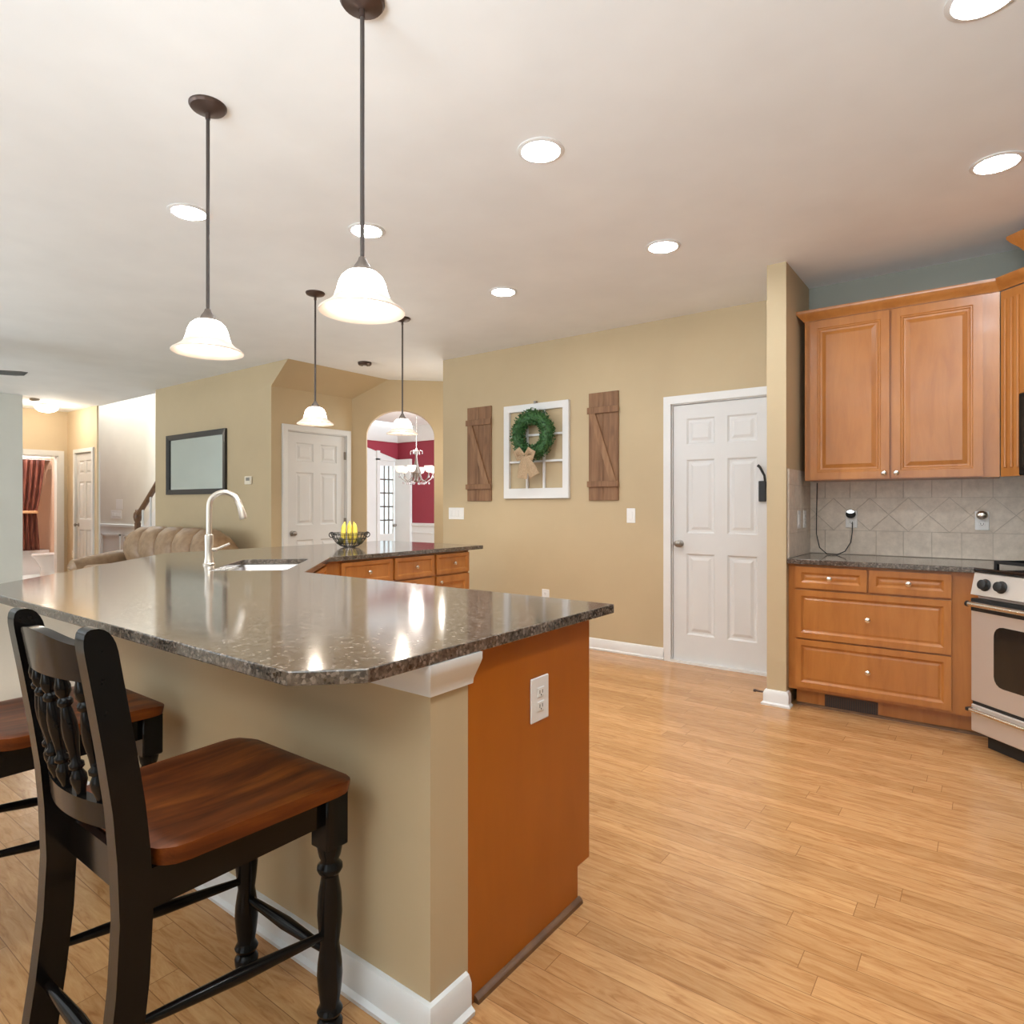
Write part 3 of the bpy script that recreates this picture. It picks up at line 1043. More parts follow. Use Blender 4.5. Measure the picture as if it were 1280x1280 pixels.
m = MB().box(-1.0, -.994, 4.165, 4.755, .914, 1.47)
struct(m.build('trim_12', 'grout', smooth=False))
m = MB()
zz = .916
row = 0
while zz < 1.46:
    y_ = 4.165 - (.076 if row % 2 else 0)
    while y_ < 4.745:
        a, b = max(4.165, y_), min(4.745, y_ + .152)
        if b - a > .01:
            m.box(-.994, -.989, a + .0015, b - .0015, zz, min(1.468, zz + .15))
        y_ += .152
    zz += .152
    row += 1
struct(m.build('trim_13', 'tile', smooth=False))

# upper cabinets
UY = 4.44
e = thing('wall_cabinet', 'two-door wooden wall cabinet with crown moulding, next to the stub wall', 'cabinet', (-.45, 4.6, 1.4))
MB().box(-.958, .045, UY, 4.752, 1.40, 2.425).build('carcass', 'maple', e, world=True, smooth=False)
for x0, x1, kx in ((-.925, -.482, -.508), (-.470, -.029, -.444)):
    d = MB().panel(x0, x1, 1.405, 2.415, [(0, 0), (.045, 0), (.050, .004), (.056, .004), (.062, .009), (.072, .010), (.095, .003)], UY - .02, .02).build('door', 'maple', e, world=True, smooth=False)
    mini_knob(kx, UY - .02, 1.435).build('knob', 'nickel', d, world=True)
CRW = [(0, 2.425), (.008, 2.425), (.012, 2.436), (.028, 2.452), (.042, 2.470), (.046, 2.482), (.046, 2.49), (0, 2.49)]
MB().sweep(CRW, [(-.958, 4.70), (-.958, UY - .0), (.045, UY)]).build('crown_moulding', 'maple', e, world=True)
# diagonal corner cabinet with fluted pilasters, microwave between them and a taller cabinet over it
DC = Vector((.4525, 4.0325))     # middle of the diagonal front: x+y=4.485
def dg(u, v):                    # u along the front (towards the viewer), v into the corner
    return (DC.x + u * SQ + v * SQ, DC.y - u * SQ + v * SQ)
HW = .57
RZ = R(-45)
e = thing('corner_wall_cabinet', 'diagonal corner wall cabinet with fluted side panels over the range, cut by the right edge', 'cabinet', (*DC, 1.4), RZ)
for s in (-1, 1):
    a, b = sorted((s * HW, s * (HW - .135)))
    MB().box(a, b, .0, .03 if s > 0 else .03, .0, 1.02).build('side_panel', 'maple', e, smooth=False)
    m = MB()
    for k in range(3):
        xx = a + .03 + .0375 * k
        m.tube([(xx, -.002, .05), (xx, -.002, .97)], .009, 8)
    m.build('fluting', 'maple', e)
MB().box(-HW + .135, HW - .135, .0, .30, .44, 1.02).build('carcass', 'maple', e, smooth=False)
for a, b in ((-.425, -.004), (.004, .425)):
    d = MB().panel(a, b, .46, 1.0, DOORP, -.02, .02).build('door', 'maple', e, smooth=False)
    mini_knob(-.035 if b < 0 else .035, -.02, .49).build('knob', 'nickel', d)
MB().sweep([(o_, z_ - 1.4) for o_, z_ in CRW], [(-HW, 0), (-HW + .13, 0), (HW - .13, 0), (HW, 0)]).build('crown_moulding', 'maple', e)
e2 = thing('corner_top_cabinet', 'raised wooden cabinet top with crown moulding above the corner wall cabinet', 'cabinet', (*dg(0, 0), 2.494), RZ)
MB().box(-.40, .40, -.02, .35, 0.0, .115).build('carcass', 'maple', e2, smooth=False)
MB().sweep([(0, .09), (.01, .09), (.02, .11), (.045, .14), (.06, .165), (.06, .18), (0, .18)], [(-.40, .35), (-.40, -.02), (.40, -.02), (.40, .35)]).build('crown_moulding', 'maple', e2)
MB().box(-.40, .40, -.02, .35, .115, .18).build('riser', 'maple', e2, smooth=False)
e = thing('microwave', 'black built-in microwave under the corner wall cabinet, only its edge in view', 'microwave', (*DC, 1.4), RZ)
MB().box(-.425, .425, -.045, .30, .0, .435, .006).build('case', 'blackglass', e, smooth=False)
MB().box(-.40, .20, -.052, -.044, .04, .41, .003).build('window', 'ovenglass', e, smooth=False)
MB().tube([(.24, -.052, .05), (.24, -.075, .08), (.24, -.075, .36), (.24, -.052, .39)], .008, 10).build('handle', 'steel', e)

# range, set diagonally
RC = (-.07 + .38 * SQ, 4.05 - .38 * SQ)
e = thing('gas_range', 'stainless steel gas range set diagonally in the corner, cut by the right edge', 'range', (*RC, 0), RZ)
MB().box(-.377, .377, .03, .66, .085, .90).build('body', 'steel', e, smooth=False)
MB().box(-.35, .35, .06, .62, .0, .085).build('kick_base', 'iron', e, smooth=False)
# cooktop
m = MB().box(-.38, .38, .0, .66, .90, .922, .006)
m.build('cooktop', 'blackglass', e, smooth=False)
# front control panel, leaning back
m = MB()
m.prism_x([(.03, .775), (-.012, .785), (.012, .895), (.03, .898)], -.38, .38)
m.build('control_panel', 'steel', e, smooth=False)
for x_ in (-.305, -.215, 0, .215, .305):
    MB().lathe([(0, 0), (.031, 0), (.031, .006), (.026, .010), (.024, .028), (.018, .031), (0, .031)], n=20, axis='-Y', cap=False).xf(Matrix.Translation((x_, .002, .838)) @ Matrix.Rotation(R(-12), 4, 'X')).build('knob', 'iron', e)
# oven door
d = MB().box(-.379, .379, -.012, .03, .24, .745, .004).build('oven_door', 'steel', e, smooth=False)
MB().box(-.379, .379, -.014, .03, .700, .765, .003).build('door_top_band', 'iron', d, smooth=False)
m = MB()
ring = [rr(.245, .15, .05, 0), rr(.245, .15, .05, 1)]
m.loops([[(x_, -.0135, .495 + y_) for x_, y_, _ in ring[0]], [(x_, -.010, .495 + y_) for x_, y_, _ in ring[0]]])
m.build('oven_window', 'ovenglass', d, smooth=False)
MB().tube([(-.362, -.038, .738), (.362, -.038, .738)], .0135, 14).tube([(-.34, -.012, .738), (-.34, -.038, .738)], .01, 8).tube([(.34, -.012, .738), (.34, -.038, .738)], .01, 8).build('handle', 'nickel', d)
MB().lathe([(0, 0), (.015, 0), (.015, .01), (0, .01)], (-.376, -.038, .738), 12, 'X').build('handle_cap', 'iron', d)
# drawer
d = MB().box(-.379, .379, -.012, .03, .085, .222, .004).build('warming_drawer', 'steel', e, smooth=False)
MB().tube([(-.365, -.03, .196), (.365, -.03, .196)], .010, 12).tube([(-.34, -.012, .2), (-.34, -.03, .196)], .008, 8).tube([(.34, -.012, .2), (.34, -.03, .196)], .008, 8).build('handle', 'nickel', d)
MB().box(-.384, -.368, -.04, -.012, .188, .204).build('handle_cap', 'iron', d, smooth=False)
MB().box(-.378, .378, -.002, .03, .222, .24).build('shadow_gap', 'iron', e, smooth=False)
# grates and burners
for k, x_ in enumerate((-.21, .21)):
    m = MB()
    for yy in (.12, .33, .54):
        m.box(x_ - .15, x_ + .15, yy - .006, yy + .006, .94, .955)
    for xx in (-.15, 0, .15):
        m.box(x_ + xx - .006, x_ + xx + .006, .12, .54, .94, .955)
    for xx in (-.15, .15):
        for yy in (.12, .54):
            m.box(x_ + xx - .008, x_ + xx + .008, yy - .008, yy + .008, .922, .955)
    m.build('grate', 'iron', e, smooth=False)
    for yy in (.2, .46):
        MB().lathe([(0, .922), (.05, .922), (.05, .932), (.035, .936), (.035, .944), (0, .945)], (x_, yy, 0), 18, cap=False).build('burner', 'iron', e)
# hidden neighbour to the right: simple cabinet run along the right wall
e = thing('side_base_cabinet', 'wooden base cabinet along the right wall beyond the range', 'cabinet', (.88, 2.7, 0))
MB().box(.60, 1.17, 1.9, 3.36, .112, .883).build('carcass', 'maple', e, world=True, smooth=False)
MB().box(.675, 1.17, 1.9, 3.36, 0, .112).build('toe_kick', 'maple', e, world=True, smooth=False)
mt = Matrix.Translation((.60, 2.63, 0)) @ Matrix.Rotation(R(-90), 4, 'Z')
for a, b in ((-.72, -.01), (.01, .72)):
    d = MB().panel(a, b, .13, .70, DOORP, -.02, .02).xf(mt).build('door', 'maple', e, world=True, smooth=False)
    d = MB().panel(a, b, .72, .865, DRAWP, -.02, .02).xf(mt).build('drawer', 'maple', e, world=True, smooth=False)
    mini_knob((a + b) / 2, -.02, .79).xf(mt).build('knob', 'nickel', d, world=True)
o = MB().prism([(.56, 1.88), (1.178, 1.88), (1.178, 4.15), (.56, 3.54)], .884, .914).build('side_countertop', 'granite', smooth=False)
tag(o, 'dark granite countertop along the right wall beyond the range', 'countertop')

# outlets with plug-in night lights, cord
o1 = outlet('wall_outlet', 'white outlet on the backsplash with a plug-in light and a cord leaving it', (-.735, 4.746, 1.15), 0)
o2 = outlet('wall_outlet', 'white outlet on the backsplash nearer the range with a silver round plug-in light', (-.036, 4.746, 1.15), 0)
for x_, lab, k in ((-.735, 'small dark and lit plug-in light in the left backsplash outlet', 1), (-.036, 'round silver plug-in light in the outlet nearer the range', 0)):
    e = thing('plug_in_light', lab, 'night light', (x_, 4.737, 1.175))
    MB().box(-.016, .016, -.02, 0, -.012, .012, .003).build('plug_body', 'plate', e, smooth=False)
    MB().sphere((0, -.024, .008), .03, 18, (1, .6, .9)).build('dome', 'nickel' if not k else 'iron', e)
    if k:
        MB().sphere((0, -.030, .022), .022, 14, (1, .6, .6)).build('lit_top', 'led', e)
tag(MB().tube([(-.727, 4.725, 1.13), (-.725, 4.71, 1.07), (-.73, 4.69, 1.0), (-.76, 4.66, .94), (-.80, 4.63, .918), (-.86, 4.62, .919), (-.91, 4.64, .96), (-.935, 4.67, 1.05), (-.94, 4.70, 1.2), (-.94, 4.72, 1.395)], .0032, 8).build('power_cord', 'cord'), 'thin dark power cord looping from the backsplash outlet up behind the wall cabinet', 'cord')
outlet('light_switch', 'white switch plate on the tiled side of the stub wall, nearer the room', (-.988, 4.40, 1.15), R(90), 'switch', wd=.07, kind='rocker')
outlet('wall_outlet', 'white outlet on the tiled side of the stub wall, deeper in the corner', (-.988, 4.56, 1.15), R(90), wd=.07)

# =================================================================== WALL W1
WY = 4.834
def shutter(x0, x1, label, flip):
    e = thing('wooden_shutter', label, 'shutter', ((x0 + x1) / 2, WY, 1.285), 0, 'rustic shutters on the kitchen wall')
    w_ = (x1 - x0) / 2
    for k in range(2):
        MB().box(-w_ + k * w_ + .001, k * w_ - .001, -.018, 0, 0, .925, .002).build('plank', 'rustic', e, smooth=False)
    MB().box(-w_ - .008, w_ + .008, -.036, -.018, .745, .80, .002).build('batten', 'rustic', e, smooth=False)
    MB().box(-w_ - .008, w_ + .008, -.036, -.018, .115, .165, .002).build('batten', 'rustic', e, smooth=False)
    m = MB()
    a, b = Vector((-w_ + .01, 0, .745)), Vector((w_ - .01, 0, .165))
    d = (b - a).normalized()
    n_ = Vector((d.z, 0, -d.x)) * .026
    L_ = [a + Vector((.004, 0, 0)), a + Vector((.062, 0, 0)), b - Vector((.004, 0, 0)), b - Vector((.062, 0, 0))]
    m.loops([[(p.x, -.034, p.z) for p in L_], [(p.x, -.018, p.z) for p in L_]])
    m.build('brace', 'rusticpale', e, smooth=False)
    return e
shutter(-4.172, -3.868, 'brown rustic wooden shutter left of the white window frame', 0)
shutter(-2.782, -2.497, 'brown rustic wooden shutter right of the white window frame', 0)
e = thing('window_frame_decor', 'white wooden window frame with muntins hung flat as decoration behind the wreath', 'wall decor', (-3.34, WY, 1.305))
w_, H_ = .362, .875
m = MB()
m.box(-w_, w_, -.032, 0, 0, .095, .003)
m.box(-w_, w_, -.032, 0, H_ - .065, H_, .003)
for s in (-1, 1):
    a, b = sorted((s * w_, s * (w_ - .065)))
    m.box(a, b, -.032, 0, .09, H_ - .06, .003)
m.build('frame', 'white', e, smooth=False)
m = MB()
m.box(-.107, -.087, -.024, -.004, .095, H_ - .065)
m.box(.082, .102, -.024, -.004, .095, H_ - .065)
for z_ in (.342, .585):
    m.box(-w_ + .06, w_ - .06, -.023, -.005, z_ - .009, z_ + .009)
m.build('muntins', 'white', e, smooth=False)
MB().box(-.012, .012, -.036, -.0, H_ - .003, H_ + .02).build('hanger', 'pewter', e, smooth=False)
# wreath
e = thing('boxwood_wreath', 'round green boxwood wreath with burlap bow hanging on the white frame', 'wreath', (-3.325, WY - .092, 1.885))
random.seed(4)
m = MB()
Rw = .165
ring_pts = [(Rw * math.cos(a), 0, Rw * math.sin(a)) for a in [2 * math.pi * k / 36 for k in range(37)]]
m.tube(ring_pts, .052, 10, cap=False)
for k in range(2600):
    a = random.uniform(0, 2 * math.pi)
    b = random.uniform(0, 2 * math.pi)
    rr_ = random.uniform(.045, .078)
    c_ = Vector(((Rw + rr_ * math.cos(b)) * math.cos(a), rr_ * math.sin(b) * .8, (Rw + rr_ * math.cos(b)) * math.sin(a)))
    if c_.y > .03:
        continue
    d1_ = Vector((random.uniform(-1, 1), random.uniform(-1, .4), random.uniform(-1, 1))).normalized()
    d2_ = d1_.cross(Vector((random.uniform(-1, 1), random.uniform(-1, 1), random.uniform(-1, 1)))).normalized()
    l_, q_ = random.uniform(.010, .017), random.uniform(.005, .008)
    m.quad(c_ - d1_ * l_, c_ + d2_ * q_, c_ + d1_ * l_, c_ - d2_ * q_)
m.build('foliage', 'leaf', e, smooth=False)
def ribbon(pts, wds):
    m = MB()
    T = [Vector(p) for p in pts]
    rows = []
    for i, p in enumerate(T):
        t_ = (T[min(i + 1, len(T) - 1)] - T[max(i - 1, 0)]).normalized()
        s_ = t_.cross(Vector((0, 1, 0)))
        s_ = s_.normalized() if s_.length > .01 else Vector((1, 0, 0))
        rows.append([p - s_ * wds[i] + Vector((0, -.003, 0)), p + Vector((0, -.012, 0)), p + s_ * wds[i] + Vector((0, -.003, 0)), p + s_ * wds[i] + Vector((0, .001, 0)), p + Vector((0, -.008, 0)), p - s_ * wds[i] + Vector((0, .001, 0))])
    return m.loops(rows)
bw = ribbon([(-.03, -.085, -.19), (-.08, -.10, -.15), (-.115, -.09, -.17), (-.10, -.08, -.21), (-.03, -.08, -.20)], [.012, .035, .04, .035, .012]).build('bow', 'burlap', e)
for pts, ws in (([(-.02, -.085, -.19), (.03, -.10, -.15), (.065, -.09, -.175), (.05, -.08, -.215), (-.02, -.08, -.20)], [.012, .03, .035, .03, .012]),
                ([(-.03, -.085, -.20), (-.045, -.08, -.29), (-.06, -.075, -.40)], [.014, .05, .055]),
                ([(-.02, -.085, -.20), (.03, -.08, -.29), (.075, -.075, -.38)], [.014, .05, .055])):
    ribbon(pts, ws).build('bow_tail' if len(pts) == 3 else 'bow', 'burlap', e)
outlet('light_switch', 'wide white triple switch plate left of the left shutter', (-4.33, WY, 1.16), 0, 'switch', wd=.205, ht=.118, kind='rocker')
outlet('light_switch', 'single white switch plate between the right shutter and the white door', (-2.386, WY, 1.157), 0, 'switch', wd=.078, ht=.122, kind='rocker')
o3 = outlet('wall_outlet', 'low white outlet on the beige wall just above the peninsula countertop edge', (-3.24, WY, .42), 0, wd=.078)
# black lock box hanging from a hook on the white door
e = thing('hanging_door_alarm', 'small black box with a hook arm on the right edge of the white door', 'door fitting', (-1.335, 4.843, 1.27))
MB().box(-.022, .03, -.022, 0, 0, .15, .004).build('box', 'iron', e, smooth=False)
MB().tube([(.022, -.012, .15), (.020, -.02, .19), (-.008, -.03, .25), (-.024, -.03, .265)], [.008, .008, .009, .011], 10).build('hook_arm', 'iron', e)
# spring door stop
e = thing('door_stop', 'tiny spring door stop beside the stub wall baseboard', 'door stop', (-1.145, 4.22, .05), 0)
MB().lathe([(0, 0), (.011, 0), (.011, .004), (.006, .006), (.006, .055), (.009, .058), (.009, .072), (0, .073)], n=10, axis='X', cap=False).xf(Matrix.Rotation(math.pi, 4, 'Z')).build('spring', 'bronze', e)

# =================================================================== CEILING FITTINGS
def pendant(loc, label):
    e = thing('pendant_light', label, 'pendant lamp', loc, 0, 'pendant lights over the peninsula')
    MB().lathe([(0, 0), (.066, 0), (.066, -.006), (.060, -.014), (.038, -.022), (.018, -.027), (.011, -.03), (0, -.03)], n=28, cap=False).build('canopy', 'bronze', e)
    MB().tube([(0, 0, -.028), (0, 0, -.775)], .0065, 10).build('rod', 'rodmetal', e)
    MB().tube([(0, 0, -.03), (0, 0, -.052)], .009, 10).build('swivel', 'bronze', e)
    MB().lathe([(0, -.762), (.010, -.764), (.014, -.775), (.024, -.79), (.031, -.806), (.031, -.812), (0, -.812)], n=20, cap=False).build('socket_cap', 'capmetal', e)
    sh = MB().lathe([(.028, -.807), (.046, -.811), (.060, -.824), (.069, -.843), (.0745, -.866), (.081, -.884), (.079, -.886), (.0715, -.867), (.066, -.845), (.057, -.828), (.044, -.815), (.028, -.811)], n=36, cap=False).build('shade', 'shade', e)
    MB().lathe([(.081, -.884), (.091, -.897), (.106, -.909), (.119, -.917), (.1255, -.922), (.125, -.927), (.117, -.923), (.103, -.914), (.088, -.901), (.079, -.886)], n=36, cap=False).build('shade_rim', 'shaderim', sh)
    MB().lathe([(0, -.815), (.014, -.82), (.016, -.845), (.027, -.87), (.031, -.892), (.026, -.912), (.012, -.922), (0, -.924)], n=20, cap=False).build('bulb', 'bulb', e)
    return e
pl = [((-2.345, 1.226), 'second pendant lamp from the viewer, hanging at left over the peninsula front'),
      ((-1.489, 1.245), 'largest and nearest pendant lamp, its canopy cut by the top edge of the photo'),
      ((-3.803, 2.759), 'bell pendant lamp hanging in front of the narrow white pantry door'),
      ((-3.764, 3.555), 'bell pendant lamp hanging in front of the arched opening')]
p0 = None
for (x_, y_), lab in pl:
    if p0 is None:
        p0 = pendant((x_, y_, CEIL), lab)
    else:
        dup(p0, (x_, y_, CEIL), None, lab)
    spot('pendant_lamp', (x_, y_, CEIL - .93), 15, WARM)
rl = [((-3.273, 1.612), 'recessed ceiling light touching the rod of the left pendant lamp'),
      ((-2.717, 2.301), 'recessed ceiling light just behind the rod of the nearest pendant lamp'),
      ((-2.727, 3.534), 'recessed ceiling light above the white window frame, farthest of the round lights'),
      ((-1.516, 2.224), 'recessed ceiling light in the middle of the photo, large and round'),
      ((-1.511, 3.473), 'recessed ceiling light above the right shutter and white door'),
      ((.025, 3.502), 'recessed ceiling light above the wall cabinet at the right edge'),
      ((-.013, 2.333), 'recessed ceiling light cut by the top edge at the upper right corner')]
rl += [((-.013, 1.12), 'unseen recessed ceiling light above the viewer, added to brighten the peninsula end')]  # extra unseen light, added for the faces towards the range
r0 = None
for (x_, y_), lab in rl:
    if r0 is None:
        r0 = thing('recessed_light', lab, 'ceiling light', (x_, y_, CEIL), 0, 'recessed ceiling lights')
        MB().lathe([(.079, -.001), (.099, -.001), (.099, -.004), (.082, -.008), (.077, -.003)], n=32, cap=False).build('trim_ring', 'white', r0)
        MB().lathe([(0, -.004), (.078, -.004), (.080, -.002), (0, -.001)], n=32, cap=False).build('lens', 'lens', r0)
    else:
        dup(r0, (x_, y_, CEIL), None, lab)
e = thing('smoke_detector', 'dark round smoke detector on the ceiling near the arched opening', 'smoke detector', (-5.236, 4.411, CEIL))
MB().lathe([(0, 0), (.07, 0), (.07, -.02), (.062, -.03), (.03, -.036), (0, -.036)], n=24, cap=False).build('housing', 'bronze', e)
MB().lathe([(0, -.036), (.02, -.036), (.02, -.042), (0, -.042)], n=14, cap=False).build('sensor_cap', 'plate', e)
e = thing('ceiling_fan', 'grey ceiling fan of the family room, its blade tip at the left edge', 'ceiling fan', (-7.25, 1.37, CEIL))
MB().lathe([(0, 0), (.07, 0), (.06, -.05), (.015, -.06), (.015, -.26), (.09, -.27), (.11, -.31), (.11, -.36), (.07, -.39), (0, -.40)], n=24, cap=False).build('motor', 'fanblade', e)
for k in range(5):
    a = R(58 + 72 * k)
    m = MB()
    rr_b = []
    for r_, h_, q_ in ((.10, .03, .012), (.20, .06, .026), (.62, .07, .030), (.68, .05, .022)):
        rr_b.append([(r_, -h_, -.23 - q_), (r_, h_, -.23 + q_), (r_, h_, -.237 + q_), (r_, -h_, -.237 - q_)])
    m.loops(rr_b)
    m.xf(Matrix.Rotation(a, 4, 'Z') @ Matrix.Translation((0, 0, -.09))).build('blade', 'fanblade', e, smooth=False)
e = thing('flush_ceiling_light', 'lit dome ceiling light in the hall nook by the bathroom door', 'ceiling light', (-11.15, 3.40, CEIL))
MB().lathe([(0, 0), (.12, 0), (.12, -.02), (.10, -.03), (0, -.03)], n=24, cap=False).build('base_ring', 'pewter', e)
MB().lathe([(.14, -.025), (.15, -.045), (.135, -.08), (.09, -.11), (.04, -.122), (0, -.125)], n=24, cap=False).build('dome', 'halllens', e)
point('hall_lamp', (-11.1, 3.40, CEIL - .22), 9, (1, .92, .80), .06)
e = thing('ceiling_alarm', 'small white round alarm on the hall ceiling beside the dome light', 'smoke detector', (-10.72, 3.13, CEIL))
MB().lathe([(0, 0), (.06, 0), (.06, -.02), (.045, -.032), (0, -.034)], n=20, cap=False).build('housing', 'pewter', e)
MB().lathe([(0, -.034), (.012, -.034), (.012, -.038), (0, -.038)], n=10, cap=False).build('button', 'plate', e)

# =================================================================== ON THE PENINSULA
e = thing('wire_fruit_bowl', 'dark wire fruit bowl holding bananas on the far end of the peninsula', 'bowl', (-4.02, 3.235, .914))
m = MB()
BR = [(.045, .004), (.07, .012), (.10, .035), (.125, .068), (.138, .10), (.146, .112)]
for r_, z_ in BR[0:1] + BR[2:]:
    m.tube([(r_ * math.cos(2 * math.pi * k / 28), r_ * math.sin(2 * math.pi * k / 28), z_) for k in range(29)], .0028, 6, cap=False)
for k in range(26):
    a = 2 * math.pi * k / 26
    m.tube([(r_ * math.cos(a), r_ * math.sin(a), z_) for r_, z_ in BR], .0022, 6)
m.build('wire_basket', 'iron', e)
m = MB()
for s in (-1, 1):
    c_ = Vector((s * .135 * .6, s * .135 * .8, .098))
    m.tube([(c_.x + .02 * math.cos(a) * .6, c_.y + .02 * math.cos(a) * .8, c_.z + .02 * math.sin(a)) for a in [2 * math.pi * k / 14 for k in range(15)]], .004, 6, cap=False)
m.build('scroll_handles', 'iron', e)
def banana(label, loc, rz, lean):
    m = MB()
    pts, rs = [], []
    for k in range(12):
        t_ = k / 11
        a = -1.15 + 2.3 * t_
        pts.append((.10 * math.cos(a) - .055, 0, .10 * math.sin(a)))
        rs.append([.004, .010, .015, .0175, .0185, .019, .019, .0185, .017, .013, .006, .0045][k])
    m.tube(pts, rs, 8)
    m.xf(Matrix.Rotation(lean, 4, 'Y'))
    o = m.build('banana', 'banana')
    o.location = loc
    o.rotation_euler = (0, 0, rz)
    return tag(o, label, 'banana', 'bananas in the wire bowl')
for k, lab in enumerate(('left banana of the upright bunch in the wire fruit bowl', 'middle banana of the upright bunch in the wire fruit bowl', 'right banana of the upright bunch in the wire fruit bowl')):
    q = (k - 1) * .0375
    az = -39 + 9 * (k - 1)
    banana(lab, (-4.03 + q * .63 + .004 * (k == 1), 3.24 + q * .78, 1.026 - .006 * abs(k - 1)), R(az), -.12)
for dx, dy, lab in ((-.02, -.08, 'dark green avocado at the left in the wire fruit bowl'), (.085, .02, 'dark green avocado in front of the bananas in the wire fruit bowl')):
    o = MB().sphere((0, 0, 0), .026, 14, (.9, .9, 1.1)).build('avocado', 'avocado')
    o.location = (-4.0 + dx, 3.23 + dy, .965)
    tag(o, lab, 'avocado', 'avocados in the wire bowl')

# =================================================================== FAMILY ROOM
e = thing('wall_mirror', 'black framed rectangular mirror on the far beige wall above the sofa', 'mirror', (-7.60, 3.83, 1.745))
m = MB()
hw, hh, fw = .70, .37, .062
m.loops([[(-hw, 0, -hh), (hw, 0, -hh), (hw, 0, hh), (-hw, 0, hh)], [(-hw, -.03, -hh), (hw, -.03, -hh), (hw, -.03, hh), (-hw, -.03, hh)], [(-hw + fw, -.022, -hh + fw), (hw - fw, -.022, -hh + fw), (hw - fw, -.022, hh - fw), (-hw + fw, -.022, hh - fw)], [(-hw + fw, -.006, -hh + fw), (hw - fw, -.006, -hh + fw), (hw - fw, -.006, hh - fw), (-hw + fw, -.006, hh - fw)]], True, False)
m.build('frame', 'mframe', e, smooth=False)
MB().box(-hw + fw - .005, hw - fw + .005, -.009, -.005, -hh + fw - .005, hh - fw + .005).build('glass', 'mirror', e, smooth=False)
e = thing('thermostat', 'small ivory thermostat on the beige wall between the mirror and the pantry door', 'thermostat', (-6.45, 3.83, 1.515))
MB().box(-.065, .065, -.02, 0, -.045, .045, .006).build('case', 'ivory', e, smooth=False)
MB().box(-.03, .04, -.022, -.019, -.005, .03).build('screen', 'pewter', e, smooth=False)
# tan leather sofa against the mirror wall with an extended footrest at its left end
e = thing('leather_sofa', 'tan leather sofa with channelled back against the far wall behind the faucet', 'sofa', (-7.55, 3.3, 0))
MB().box(-8.70, -6.25, 2.95, 3.74, .013, .42, .05, 3).build('base', 'leather', e, world=True)
def cushion(m, x0, x1, y0, y1, z0, z1, r=.08):
    m.box(x0, x1, y0, y1, z0, z1, r, 4)
    return m
nchan = 5
for k in range(nchan):
    x0 = -8.35 + (2.02 / nchan) * k
    x1 = x0 + 2.02 / nchan
    m = MB()
    rings = []
    sk = -.16
    for i in range(13):
        t_ = i / 12
        u = 2 * t_ - 1
        bul = (1 - abs(u) ** 2.5)
        xx = x0 + (x1 - x0) * t_
        ring = []
        endf = 1.0
        if k == 0:
            endf = .72 + .28 * math.sin(t_ * math.pi / 2)
        if k == nchan - 1:
            endf = .80 + .20 * math.cos(t_ * math.pi / 2)
        for a in range(14):
            an = 2 * math.pi * a / 14
            yy = 3.50 + (.17 + .05 * bul) * math.cos(an)
            zz_ = .70 + (.27 + .035 * bul) * endf * math.sin(an)
            ring.append((xx + sk * (.5 * math.sin(an)), yy, zz_))
        rings.append(ring)
    m.loops(rings)
    m.build('back_cushion', 'leather', e, world=True, angle=60)
for k in range(3):
    cushion(MB(), -8.35 + .675 * k, -7.68 + .675 * k, 2.88, 3.4, .40, .56, .06).build('seat_cushion', 'leather', e, world=True)
m = MB()
m.tube([(-8.62, 2.86, .48), (-8.62, 2.90, .505), (-8.62, 3.1, .54), (-8.62, 3.3, .57), (-8.62, 3.55, .60)], [.05, .10, .105, .11, .11], 16)
m.box(-8.71, -8.50, 2.90, 3.70, .1, .42, .04, 2)
m.build('arm', 'leather', e, world=True)
m = MB()
m.tube([(-6.35, 2.95, .58), (-6.35, 3.2, .60), (-6.35, 3.6, .62)], [.13, .14, .14], 16)
m.box(-6.48, -6.24, 2.98, 3.70, .1, .58, .05, 2)
m.build('arm', 'leather', e, world=True)
# stair railing
e = thing('stair_railing', 'brown wooden stair handrail with newel post rising behind the mirror wall', 'railing', (-9.62, 4.02, 0))
m = MB().box(-.03, .03, -.03, .03, 0, 1.0).lathe([(.03, 1.0), (.045, 1.03), (.055, 1.08), (.05, 1.13), (.03, 1.16), (.03, 1.18), (0, 1.19)], n=14, cap=False)
m.build('newel_post', 'railwood', e)
MB().tube([(0, 0, 1.10), (.25, 0, 1.28), (.9, 0, 1.77), (1.6, 0, 2.29)], .036, 10).build('handrail', 'railwood', e)
for k in range(6):
    x_ = .16 + .24 * k
    MB().tube([(x_, 0, .18 * (k + 1)), (x_, 0, 1.10 + .75 * x_)], .014, 8).build('baluster', 'railwood' if False else 'white', e)
outlet('alarm_keypad', 'white square keypad on the foyer wall above the wide switch plate', (-12.45, 4.9, 1.262), 0, 'keypad', wd=.27, ht=.18, kind='none', plate='plate')
outlet('light_switch', 'wide ivory switch plate on the foyer wall under the keypad', (-12.58, 4.9, 1.08), 0, 'switch', wd=.45, ht=.15, kind='rocker', plate='plate')
outlet('wall_outlet', 'ivory outlet on the narrow hall wall left of the hall door', (-11.62, 3.90, .47), 0, wd=.075, plate='ivory')

